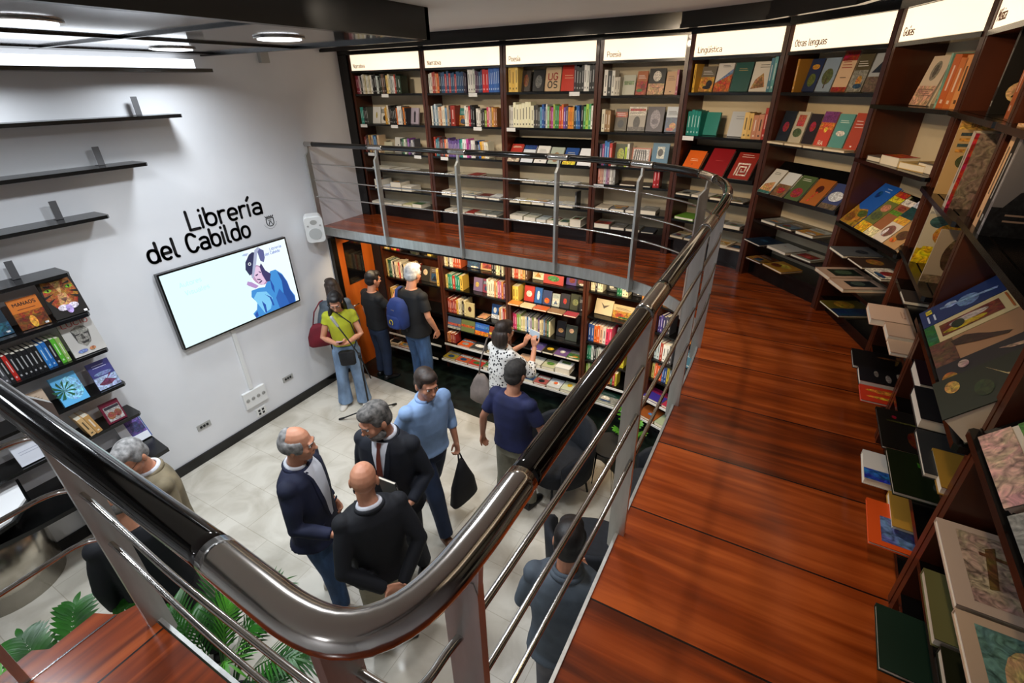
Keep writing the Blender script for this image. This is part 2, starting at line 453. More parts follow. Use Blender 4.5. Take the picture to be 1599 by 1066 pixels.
A_, B_ = offset(cv, 0.03), offset(cv, -0.02)
b.loft([[(a[0], a[1], 4.10), (a[0], a[1], ZC), (c[0], c[1], ZC), (c[0], c[1], 4.10)] for a, c in zip(A_, B_)], smooth=False)
struct(b.build('trim_4', M_black))
b = MB()
A_, B_ = offset(cv, 0.25), offset(cv, 0.03)
b.loft([[(a[0], a[1], 4.15), (a[0], a[1], 4.16), (c[0], c[1], 4.16), (c[0], c[1], 4.15)] for a, c in zip(A_, B_)], smooth=False)
struct(b.build('trim_5', M_steel))

# ------------------------------------------------------------------ stroke lettering (rounded single-line letters)
def sarc(cx, cy, rx, ry, a0, a1, n=14, e=0.86):
    o = []
    for i in range(n + 1):
        a = R(a0 + (a1 - a0) * i / n); c, s = math.cos(a), math.sin(a)
        o.append((cx + rx * math.copysign(abs(c) ** e, c), cy + ry * math.copysign(abs(s) ** e, s)))
    return o
GL = {
 'L': (0.50, [[(0.08, 0.94), (0.08, 0.06), (0.46, 0.06)]]),
 'C': (0.60, [[(0.52, 0.78)] + sarc(0.30, 0.5, 0.22, 0.44, 40, 320, 22) + [(0.52, 0.22)]]),
 'G': (0.62, [[(0.52, 0.80)] + sarc(0.30, 0.5, 0.22, 0.44, 40, 340, 22) + [(0.53, 0.46), (0.34, 0.46)]]),
 'N': (0.62, [[(0.08, 0.06), (0.08, 0.94), (0.52, 0.06), (0.52, 0.94)]]),
 'M': (0.74, [[(0.08, 0.06), (0.08, 0.94), (0.36, 0.4), (0.64, 0.94), (0.64, 0.06)]]),
 'P': (0.56, [[(0.08, 0.06), (0.08, 0.94), (0.3, 0.94)] + sarc(0.3, 0.70, 0.2, 0.24, 90, -90, 10) + [(0.08, 0.46)]]),
 'O': (0.62, [sarc(0.30, 0.5, 0.22, 0.44, 0, 360, 26)]),
 'A': (0.60, [[(0.06, 0.06), (0.29, 0.94), (0.52, 0.06)], [(0.14, 0.32), (0.44, 0.32)]]),
 'V': (0.58, [[(0.06, 0.94), (0.28, 0.06), (0.50, 0.94)]]),
 'U': (0.60, [[(0.08, 0.94), (0.08, 0.3)] + sarc(0.29, 0.3, 0.21, 0.24, 180, 360, 10) + [(0.5, 0.94)]]),
 'I': (0.20, [[(0.1, 0.06), (0.1, 0.94)]]),
 'S': (0.54, [[(0.46, 0.82)] + sarc(0.27, 0.72, 0.19, 0.22, 40, 250, 12) + sarc(0.27, 0.28, 0.19, 0.22, 70, -140, 12)]),
 'B': (0.56, [[(0.08, 0.06), (0.08, 0.94), (0.3, 0.94)] + sarc(0.3, 0.72, 0.17, 0.22, 90, -90, 8) + [(0.08, 0.5), (0.3, 0.5)] + sarc(0.3, 0.28, 0.2, 0.22, 90, -90, 8) + [(0.08, 0.06)]]),
 'E': (0.50, [[(0.44, 0.94), (0.08, 0.94), (0.08, 0.06), (0.44, 0.06)], [(0.08, 0.5), (0.4, 0.5)]]),
 'D': (0.60, [[(0.08, 0.06), (0.08, 0.94), (0.26, 0.94)] + sarc(0.26, 0.5, 0.26, 0.44, 90, -90, 14) + [(0.08, 0.06)]]),
 'R': (0.56, [[(0.08, 0.06), (0.08, 0.94), (0.3, 0.94)] + sarc(0.3, 0.70, 0.18, 0.24, 90, -90, 8) + [(0.08, 0.46)], [(0.28, 0.46), (0.48, 0.06)]]),
 'T': (0.50, [[(0.04, 0.94), (0.46, 0.94)], [(0.25, 0.94), (0.25, 0.06)]]),
 'H': (0.60, [[(0.08, 0.06), (0.08, 0.94)], [(0.5, 0.06), (0.5, 0.94)], [(0.08, 0.5), (0.5, 0.5)]]),
 'Z': (0.54, [[(0.06, 0.94), (0.46, 0.94), (0.06, 0.06), (0.46, 0.06)]]),
 'X': (0.54, [[(0.06, 0.94), (0.46, 0.06)], [(0.06, 0.06), (0.46, 0.94)]]),
 'a': (0.54, [[(0.10, 0.58)] + sarc(0.27, 0.46, 0.18, 0.18, 120, 0, 8) + [(0.45, 0.06)], sarc(0.26, 0.22, 0.19, 0.16, 0, 360, 18)]),
 'b': (0.56, [[(0.08, 0.94), (0.08, 0.2)], sarc(0.28, 0.35, 0.20, 0.29, 0, 360, 22)]),
 'd': (0.56, [[(0.48, 0.94), (0.48, 0.08)], sarc(0.28, 0.35, 0.20, 0.29, 0, 360, 22)]),
 'e': (0.54, [[(0.10, 0.35), (0.46, 0.35)] + sarc(0.28, 0.35, 0.19, 0.29, 12, 305, 20)]),
 'g': (0.56, [sarc(0.28, 0.35, 0.20, 0.29, 0, 360, 22), [(0.48, 0.62), (0.48, -0.05)] + sarc(0.28, -0.05, 0.2, 0.16, 0, -130, 8)]),
 'i': (0.20, [[(0.09, 0.64), (0.09, 0.06)], [(0.09, 0.88), (0.09, 0.90)]]),
 'í': (0.22, [[(0.09, 0.64), (0.09, 0.06)], [(0.09, 0.86), (0.19, 1.02)]]),
 'l': (0.26, [[(0.09, 0.94), (0.09, 0.16), (0.13, 0.08), (0.20, 0.06)]]),
 'n': (0.54, [[(0.08, 0.64), (0.08, 0.06)], [(0.08, 0.42)] + sarc(0.26, 0.42, 0.19, 0.22, 170, 0, 8) + [(0.45, 0.06)]]),
 'o': (0.56, [sarc(0.27, 0.35, 0.20, 0.29, 0, 360, 22)]),
 'r': (0.38, [[(0.08, 0.64), (0.08, 0.06)], [(0.08, 0.42)] + sarc(0.26, 0.42, 0.18, 0.22, 170, 70, 6)]),
 's': (0.46, [[(0.38, 0.56)] + sarc(0.22, 0.49, 0.15, 0.15, 50, 260, 8) + sarc(0.22, 0.20, 0.16, 0.14, 80, -140, 8)]),
 't': (0.38, [[(0.12, 0.88), (0.12, 0.2)] + sarc(0.26, 0.2, 0.14, 0.14, 180, 285, 5), [(0.02, 0.62), (0.32, 0.62)]]),
 'u': (0.54, [[(0.08, 0.64), (0.08, 0.28)] + sarc(0.27, 0.28, 0.19, 0.22, 180, 350, 8), [(0.46, 0.64), (0.46, 0.06)]]),
 'ü': (0.54, [[(0.08, 0.64), (0.08, 0.28)] + sarc(0.27, 0.28, 0.19, 0.22, 180, 350, 8), [(0.46, 0.64), (0.46, 0.06)], [(0.17, 0.86), (0.17, 0.87)], [(0.37, 0.86), (0.37, 0.87)]]),
 'v': (0.50, [[(0.05, 0.64), (0.25, 0.06), (0.45, 0.64)]]),
 'z': (0.46, [[(0.05, 0.62), (0.38, 0.62), (0.05, 0.06), (0.38, 0.06)]]),
 'ú': (0.54, [[(0.08, 0.64), (0.08, 0.28)] + sarc(0.27, 0.28, 0.19, 0.22, 180, 350, 8), [(0.46, 0.64), (0.46, 0.06)], [(0.24, 0.84), (0.34, 1.0)]]),
 'c': (0.48, [sarc(0.27, 0.35, 0.19, 0.29, 50, 310, 18)]),
 ' ': (0.34, []),
}
GL['ó'] = GL['o']; GL['É'] = GL['E']
def text_width(s): return sum(GL[c][0] for c in s)
def letters(mb, s, x, y, h, width=None, sw=0.135, t=0.004, mat=0, col=WHITE, M=None, z=0.0, joints=10):
    """flat letters in the local x/y plane, thickness t along z"""
    kx = h if width is None else width / text_width(s)
    w = sw * h / 2
    def put(poly):
        mb.prism(poly, z, z + t, mat, col, M)
    for ch in s:
        adv, strokes = GL[ch]
        for st in strokes:
            P = [Vector((x + p[0] * kx, y + p[1] * h)) for p in st]
            for a, c in zip(P, P[1:]):
                d = (c - a)
                if d.length < 1e-6: continue
                d.normalize(); n = Vector((-d.y, d.x)) * w
                put([a - n, c - n, c + n, a + n])
            for a in (P if joints else []):
                put([(a.x + w * math.cos(2 * math.pi * k / joints), a.y + w * math.sin(2 * math.pi * k / joints)) for k in range(joints)])
        x += adv * kx
WALL = Matrix(((0, 0, 1, XL), (1, 0, 0, 0), (0, 1, 0, 0), (0, 0, 0, 1)))    # x -> +y, y -> +z, z -> +x

# ------------------------------------------------------------------ left wall: lettering, emblem, screen, speaker, sockets
t = empty('wall_lettering', (XL, 2.83, 2.28), label='large black lettering reading Librería del Cabildo above the screen', cat='sign')
m = MB(); letters(m, 'Librería', 2.62, 2.50, 0.205, 0.86, M=WALL); o = m.build('text_line', M_ink, t); o.matrix_parent_inverse = Matrix.Translation((-XL, -2.83, -2.28))
kd = 1.10 / text_width('del Cabildo')
for w_, x_ in (('del', 2.17), ('Cabildo', 2.17 + kd * text_width('del '))):
    m = MB(); letters(m, w_, x_, 2.285, 0.205, kd * text_width(w_), M=WALL); o = m.build('text_line', M_ink, t); o.matrix_parent_inverse = Matrix.Translation((-XL, -2.83, -2.28))
def emblem_mb(cy, cz, h, M, col=(0.01, 0.01, 0.012), t=0.003):
    m = MB(); w = h * 0.30
    def line(P, sw):
        P = [Vector(p) for p in P]
        for a, c in zip(P, P[1:]):
            d = (c - a).normalized(); n = Vector((-d.y, d.x)) * sw / 2
            m.prism([a - n, c - n, c + n, a + n], 0, t, 0, col, M)
    sh = [(cy - w, cz + h * .27), (cy + w, cz + h * .27), (cy + w, cz - h * .05)] + [(cy + w * math.cos(R(a)), cz - h * .05 - h * .26 * math.sin(R(a))) for a in range(15, 180, 15)] + [(cy - w, cz - h * .05), (cy - w, cz + h * .27)]
    line(sh, h * .055)
    line([(cy - w * .5, cz - h * .2), (cy - w * .15, cz + h * .02), (cy + w * .15, cz + h * .02), (cy + w * .5, cz - h * .2)], h * .05)
    line([(cy - w * .4, cz + h * .12), (cy + w * .4, cz + h * .12)], h * .05)
    line([(cy - w, cz + h * .36), (cy + w, cz + h * .36)], h * .06)
    for k in (-1, -.5, 0, .5, 1): line([(cy + w * k, cz + h * .36), (cy + w * k * 1.1, cz + h * .46)], h * .05)
    for a in range(200, 345, 12):
        p = (cy + w * 1.75 * math.cos(R(a)), cz + h * .05 + h * .55 * math.sin(R(a))); line([(p[0] - h * .015, p[1]), (p[0] + h * .015, p[1])], h * .04)
    return m
tag(emblem_mb(3.53, 2.395, 0.155, WALL).build('wall_emblem', M_ink), 'small black crowned shield emblem right of the wall lettering', 'emblem')

# wall screen
tv = empty('wall_screen', (XL, 2.89, 1.78), label='wide lit flat screen with a man in a hat, on the white wall', cat='screen')
ti = Matrix.Translation((-XL, -2.89, -1.78))
TY0, TY1, TZ0, TZ1 = 2.165, 3.625, 1.38, 2.20
m = MB(); m.box((XL + 0.02, TY0, TZ0), (XL + 0.07, TY1, TZ1)); m.box((XL, 2.6, 1.6), (XL + 0.02, 3.2, 2.0))
o = m.build('screen_casing', M_black, tv); o.matrix_parent_inverse = ti
m = MB()
SM = Matrix(((0, 0, 1, XL + 0.0705), (1, 0, 0, TY0 + 0.018), (0, 1, 0, TZ0 + 0.018), (0, 0, 0, 1)))
SW, SH = TY1 - TY0 - 0.036, TZ1 - TZ0 - 0.036
def pic(poly, col, z):
    m.face([SM @ Vector((p[0] * SW, p[1] * SH, z)) for p in poly], 0, srgb(col))
def blob(cx, cy, rx, ry, col, z, rot=0, n=22):
    pic([(cx + rx * math.cos(a) * math.cos(R(rot)) - ry * math.sin(a) * math.sin(R(rot)) * SH / SW, cy + (rx * math.cos(a) * math.sin(R(rot))) * SW / SH + ry * math.sin(a) * math.cos(R(rot))) for a in [2 * math.pi * k / n for k in range(n)]], col, z)
for k in range(8): pic([(k / 8, 0), ((k + 1) / 8, 0), ((k + 1) / 8, 1), (k / 8, 1)], '#e2fdff' if k < 5 else '#eefcff', 0)
# the man: blue jacket, hand at the face, hat
pic([(0.575, 0.0), (0.56, 0.08), (0.60, 0.12), (0.62, 0.22), (0.585, 0.33), (0.60, 0.42), (0.67, 0.42), (0.72, 0.40), (0.77, 0.53), (0.80, 0.60), (0.85, 0.60), (0.90, 0.50), (0.93, 0.36), (0.94, 0.22), (0.97, 0.10), (0.965, 0.0)], '#3f8fd6', 0.0006)
pic([(0.62, 0.2), (0.60, 0.30), (0.64, 0.37), (0.72, 0.33), (0.76, 0.2), (0.72, 0.05), (0.66, 0.02)], '#7cc8f2', 0.0010)
pic([(0.86, 0.56), (0.90, 0.48), (0.93, 0.34), (0.94, 0.2), (0.965, 0.08), (0.955, 0.0), (0.86, 0.0), (0.87, 0.2), (0.88, 0.4)], '#1f4c9a', 0.0010)
pic([(0.80, 0.0), (0.79, 0.18), (0.84, 0.30), (0.88, 0.16), (0.90, 0.0)], '#2a62b4', 0.0012)
for p in (((0.70, 0.30), (0.75, 0.22), (0.76, 0.08), (0.745, 0.08), (0.735, 0.22)), ((0.66, 0.22), (0.685, 0.14), (0.68, 0.02), (0.665, 0.02)), ((0.78, 0.5), (0.80, 0.36), (0.79, 0.26), (0.775, 0.34)), ((0.57, 0.06), (0.60, 0.10), (0.60, 0.02), (0.575, 0.0))): pic(p, '#1d4fa8', 0.0014)
blob(0.700, 0.60, 0.062, 0.17, '#b98fb4', 0.0012, 25)
pic([(0.66, 0.70), (0.655, 0.6), (0.68, 0.48), (0.71, 0.44), (0.74, 0.48), (0.72, 0.6), (0.735, 0.68), (0.70, 0.74)], '#e3c4e0', 0.0016)
pic([(0.74, 0.76), (0.76, 0.64), (0.80, 0.56), (0.775, 0.46), (0.745, 0.47), (0.725, 0.60), (0.72, 0.72)], '#3a3466', 0.0018)
pic([(0.575, 0.53), (0.59, 0.50), (0.64, 0.43), (0.67, 0.45), (0.62, 0.54), (0.59, 0.57)], '#b48fc8', 0.0020)
for a, c in (((0.665, 0.62), (0.69, 0.63)), ((0.67, 0.56), (0.70, 0.54)), ((0.68, 0.50), (0.71, 0.52)), ((0.70, 0.66), (0.72, 0.64))): pic([a, (a[0] + .004, a[1] - .02), (c[0], c[1] - .02), c], '#4b3560', 0.0022)
pic([(0.60, 0.74), (0.615, 0.84), (0.66, 0.93), (0.69, 0.95), (0.725, 0.93), (0.70, 0.82), (0.655, 0.66), (0.62, 0.64)], '#252a52', 0.0024)
pic([(0.63, 0.60), (0.645, 0.585), (0.70, 0.78), (0.735, 0.93), (0.765, 0.97), (0.75, 1.0), (0.715, 0.97), (0.69, 0.86)], '#a6aecb', 0.0028)
pic([(0.735, 0.93), (0.76, 0.97), (0.79, 0.93), (0.785, 0.82), (0.765, 0.76), (0.74, 0.80)], '#5a5f92', 0.0030)
pic([(0.60, 0.94), (0.64, 0.92), (0.66, 0.955), (0.62, 0.96)], '#aebfe0', 0.0021)
for k in range(14):
    a = R(k * 25); pic([(0.645 + .013 * math.cos(a), 0.80 + .023 * math.sin(a)), (0.645 + .013 * math.cos(a + .45), 0.80 + .023 * math.sin(a + .45)), (0.645 + .008 * math.cos(a + .45), 0.80 + .014 * math.sin(a + .45)), (0.645 + .008 * math.cos(a), 0.80 + .014 * math.sin(a))], '#f4fbff', 0.0027)
letters(m, 'Librería', 0.842 * SW, 0.895 * SH, 0.036, 0.112 * SW, 0.12, 0.0005, 0, srgb('#3b58c0'), SM, 0.002, 0)
letters(m, 'del Cabildo', 0.792 * SW, 0.838 * SH, 0.036, 0.142 * SW, 0.12, 0.0005, 0, srgb('#3b58c0'), SM, 0.002, 0)
letters(m, 'Autores', 0.10 * SW, 0.78 * SH, 0.055, 0.16 * SW, 0.14, 0.0005, 0, srgb('#c8f4fa'), SM, 0.001, 0)
letters(m, 'Visuales', 0.12 * SW, 0.66 * SH, 0.055, 0.18 * SW, 0.14, 0.0005, 0, srgb('#c8f4fa'), SM, 0.001, 0)
o = m.build('screen_picture', M_screen, tv); o.matrix_parent_inverse = ti

# speaker box on its bracket
sp = empty('wall_speaker', (XL + 0.02, 4.02, 2.26), label='white wall speaker with round grille beside the mezzanine railing', cat='speaker')
m = MB(); m.box((0, -0.03, -0.05), (0.09, 0.03, 0.05)); m.build('bracket', M_grey, sp)
m = MB()
def rrect(w, h, r, n=5):
    P = []
    for cx, cy, a0 in ((w / 2 - r, h / 2 - r, 0), (-w / 2 + r, h / 2 - r, 90), (-w / 2 + r, -h / 2 + r, 180), (w / 2 - r, -h / 2 + r, 270)):
        P += [(cx + r * math.cos(R(a0 + 90 * k / n)), cy + r * math.sin(R(a0 + 90 * k / n))) for k in range(n + 1)]
    return P
SPM = Matrix.Rotation(R(-38), 4, 'Z') @ Matrix.Rotation(R(12), 4, 'Y') @ Matrix(((0, 0, 1, 0), (1, 0, 0, 0), (0, 1, 0, 0), (0, 0, 0, 1)))
SPM = Matrix.Translation((0.10, 0, 0)) @ SPM
rings = []
for z, k in ((-0.02, 0.8), (0.0, 0.9), (0.14, 1.0), (0.155, 0.97), (0.155, 0.93)):
    rings.append([SPM @ Vector((p[0] * k, p[1] * k, z)) for p in rrect(0.22, 0.34, 0.05)])
m.loft(rings, smooth=False); m.build('speaker_box', M_plastic, sp)
m = MB(); m.prism([(0.075 * math.cos(R(a)), -0.05 + 0.075 * math.sin(R(a))) for a in range(0, 360, 12)], 0.155, 0.159, 0, WHITE, SPM)
m.build('woofer_grille', mat('speaker_grille', '#b9bab8', 0.7), sp)
m = MB(); m.prism([(0.04 * math.cos(R(a)), 0.1 + 0.03 * math.sin(R(a))) for a in range(0, 360, 15)], 0.155, 0.158, 0, WHITE, SPM)
for x in (-0.07, 0.07): m.prism([(x + 0.012 * math.cos(R(a)), 0.055 + 0.012 * math.sin(R(a))) for a in range(0, 360, 30)], 0.155, 0.158, 0, WHITE, SPM)
m.build('tweeter', M_grey, sp)

m = MB(); m.box((XL, 2.70, 0.56), (XL + 0.022, 2.745, 1.38)); tag(m.build('cable_duct', M_plastic), 'narrow white cable duct running down from the screen', 'cable duct')
ps = empty('power_strip', (XL, 2.735, 0.44), label='white wall box of four power sockets under the screen', cat='power socket', )
m = MB(); m.box((0, -0.145, -0.105), (0.035, 0.145, 0.105)); m.build('housing', M_plastic, ps)
for k in range(4):
    m = MB(); m.cyl((0, 0), 0.024, 0, 0.003, 16); m.cyl((0.009, 0), 0.004, 0.003, 0.005, 8, 1); m.cyl((-0.009, 0), 0.004, 0.003, 0.005, 8, 1)
    m.build('socket', [M_grey, M_ink], ps, Matrix(((0, 0, 1, 0.035), (1, 0, 0, -0.105 + 0.07 * k), (0, 1, 0, 0.0), (0, 0, 0, 1))))
for (y, z, lb) in ((2.10, 0.43, 'grey floor-level socket plate on the wall, left of the power strip'), (3.22, 0.43, 'grey socket plate on the wall, right of the power strip')):
    q = empty('socket_plate', (XL, y, z), label=lb, cat='power socket')
    m = MB(); m.box((0, -0.075, -0.035), (0.008, 0.075, 0.035)); m.build('plate', M_grey, q)
    for k in (-0.035, 0.0, 0.035):
        m = MB(); m.box((0.008, k - 0.012, -0.014), (0.012, k + 0.012, 0.014)); m.build('socket', M_ink, q)
q = empty('socket_plate', (XL, 2.76, 0.20), label='small pale socket plate just above the baseboard', cat='power socket')
m = MB(); m.box((0, -0.065, -0.055), (0.01, 0.065, 0.055)); m.build('plate', M_plastic, q)
for k in (-0.025, 0.025):
    for z in (-0.022, 0.022):
        m = MB(); m.box((0.01, k - 0.014, z - 0.014), (0.013, k + 0.014, z + 0.014)); m.build('socket', M_ink, q)
m = MB(); m.box((XL, 3.86, 4.0), (XL + 0.05, 3.96, 4.10)); tag(m.build('junction_box', M_grey), 'small grey box high on the white wall near the ceiling', 'junction box')

# ------------------------------------------------------------------ railing
rl = empty('balcony_railing', (-0.3, 0.3, ZP), label='long steel and black tube railing around the mezzanine edge', cat='railing')
RP = [(-5.16, 4.21), (-3.5, 4.21)] + spline([(-1.95, 4.21), (-1.5, 4.17), (-1.1, 4.07), (-0.82, 3.95), (-0.58, 3.77), (-0.40, 3.50), (-0.31, 3.16), (-0.285, 2.8)], 5) + [(-0.285, 0.40)] + \
     spline([(-0.286, 0.385), (-0.290, 0.32), (-0.303, 0.262), (-0.330, 0.220), (-0.370, 0.196), (-0.425, 0.188), (-0.49, 0.190), (-0.60, 0.196)], 6) + [(-1.572, 0.225)] + spline([(-1.585, 0.222), (-1.612, 0.195), (-1.622, 0.13), (-1.625, 0.05)], 4) + [(-1.63, -0.9)]
RV = [Vector((p[0], p[1], 0)) for p in RP]
CUM = [0]
for a, c in zip(RV, RV[1:]): CUM.append(CUM[-1] + (c - a).length)
def at_s(s):
    s = max(0, min(CUM[-1] - 1e-6, s))
    for i in range(len(CUM) - 1):
        if CUM[i + 1] >= s:
            k = (s - CUM[i]) / (CUM[i + 1] - CUM[i]); return RV[i].lerp(RV[i + 1], k), (RV[i + 1] - RV[i]).normalized()
def s_near(x, y):
    best = min(((at_s(k * 0.01)[0] - Vector((x, y, 0))).length, k * 0.01) for k in range(int(CUM[-1] / 0.01)))
    return best[1]
def sub(s0, s1, z, step=0.05):
    n = max(2, int((s1 - s0) / step) + 1)
    return [at_s(s0 + (s1 - s0) * i / n)[0] + Vector((0, 0, z)) for i in range(n + 1)]
RI = Matrix.Translation((0.3, -0.3, -ZP))
def rail_part(mb, name, m_):
    o = mb.build(name, m_, rl); o.matrix_parent_inverse = RI; return o
posts = [(-5.13, 4.21), (-4.04, 4.21), (-2.96, 4.21), (-1.86, 4.20), (-1.06, 4.06), (-0.50, 3.66), (-0.29, 3.08), (-0.285, 2.34), (-0.285, 1.36), (-0.287, 0.385), (-0.43, 0.215), (-1.565, 0.21), (-1.62, -0.02)]
S_POST = [s_near(*p) for p in posts]
steel = []
for i, (p, s) in enumerate(zip(posts, S_POST)):
    if i == 9: steel.append((s_near(-0.285, 0.53), s_near(-0.60, 0.215)))
    elif i == 10: continue
    elif i == 11: continue
    elif i == 0: steel.append((0, s + 0.10))
    else: steel.append((s - 0.11, s + 0.10))
HZ = 3.17; HR = 0.027
prev = None; cuts = []
last = 0
for a, c in steel:
    if a > last: cuts.append((last, a, 'b'))
    cuts.append((a, c, 's')); last = c
cuts.append((last, CUM[-1], 'b'))
for a, c, k in cuts:
    m = MB(); m.tube(sub(a, c, HZ, 0.02), HR if k == 'b' else HR + 0.0012, 24)
    rail_part(m, 'handrail', M_rail if k == 'b' else M_steel)
ROD = [at_s(k * 0.04)[0] for k in range(int(s_near(-0.285, 1.6) / 0.04))] + [Vector((p[0], p[1], 0)) for p in
       spline([(-0.286, 1.55), (-0.288, 1.2), (-0.293, 0.96), (-0.302, 0.69), (-0.312, 0.42), (-0.320, 0.34), (-0.322, 0.29), (-0.332, 0.262), (-0.36, 0.249), (-0.50, 0.245), (-0.75, 0.246), (-1.05, 0.252), (-1.35, 0.268), (-1.56, 0.277), (-1.605, 0.262), (-1.63, 0.22), (-1.632, 0.15), (-1.63, 0.0), (-1.63, -0.9)], 5)]
for z in (2.95, 2.76, 2.56):
    m = MB(); m.tube([p + Vector((0, 0, z)) for p in ROD], 0.0075, 12); rail_part(m, 'rod', M_steel)
for i, s in enumerate(S_POST):
    p, d = at_s(s)
    if i in (9,): d = Vector((0.15, -1, 0)).normalized()
    n = Vector((d.y, -d.x, 0))     # to the right of travel = towards the well
    PM = Matrix(((n.x, d.x, 0, p.x), (n.y, d.y, 0, p.y), (0, 0, 1, 0), (0, 0, 0, 1)))
    m = MB(); w = 0.031; o_ = {10: 0.04, 11: 0.062, 12: 0.11}.get(i, 0.024)
    prof = [(-w + o_, 2.10), (-w + 0.012 + o_, 2.085), (w - 0.012 + o_, 2.085), (w + o_, 2.10), (w + o_, 3.045), (max(-0.008, -w + o_ + .012), 3.10), (max(-0.014, -w + o_ + .006), 3.10), (-w + o_, 3.075)]
    PP = PM @ Matrix(((1, 0, 0, 0), (0, 0, 1, 0), (0, 1, 0, 0), (0, 0, 0, 1)))
    m.prism(prof, -0.011, 0.011, 0, WHITE, PP)
    m.prism([(o_ - 0.03, 3.06), (o_ - .004, 3.06), (0.012, HZ - 0.02), (-0.012, HZ - 0.02)], -0.009, 0.009, 0, WHITE, PP)
    rail_part(m, 'post', M_brush)

# ------------------------------------------------------------------ bookcases
ORD = ['first', 'second', 'third', 'fourth', 'fifth', 'sixth', 'seventh', 'eighth', 'ninth', 'tenth', 'eleventh', 'twelfth', 'thirteenth', 'fourteenth', 'fifteenth', 'sixteenth', 'seventeenth', 'eighteenth', 'nineteenth', 'twentieth']
ORD += ['twenty-' + o for o in ORD[:9]] + ['thirtieth'] + ['thirty-' + o for o in ORD[:9]] + ['fortieth']
NAMED = {'black': '#151515', 'charcoal': '#3a3a3c', 'grey': '#808080', 'pale grey': '#bdbdbd', 'white': '#eeeeea', 'cream': '#e6dcb8', 'tan': '#c8a878', 'brown': '#6b4228', 'dark brown': '#3a2218',
         'maroon': '#6a1622', 'red': '#c02020', 'orange': '#e87020', 'yellow': '#e8cc30', 'ochre': '#c89838', 'olive': '#70702c', 'green': '#2c8a3c', 'dark green': '#16402c', 'teal': '#1c8080',
         'sky blue': '#78b8e0', 'blue': '#2858b8', 'navy': '#18244c', 'purple': '#683890', 'lilac': '#a890c8', 'pink': '#e088a0', 'salmon': '#e0a088', 'magenta': '#b02c70', 'slate blue': '#506888', 'pale green': '#a8c898'}
NAMEDR = {k: tuple(int(v[i:i + 2], 16) for i in (1, 3, 5)) for k, v in NAMED.items()}
def cname(h):
    c = tuple(int(h[i:i + 2], 16) for i in (1, 3, 5))
    return min(NAMEDR, key=lambda k: sum((a - b_) ** 2 for a, b_ in zip(c, NAMEDR[k])))
def shade(h, k):
    c = [int(h[i:i + 2], 16) for i in (1, 3, 5)]
    return '#%02x%02x%02x' % tuple(max(0, min(255, int(v * k if k <= 1 else v + (255 - v) * (k - 1)))) for v in c)

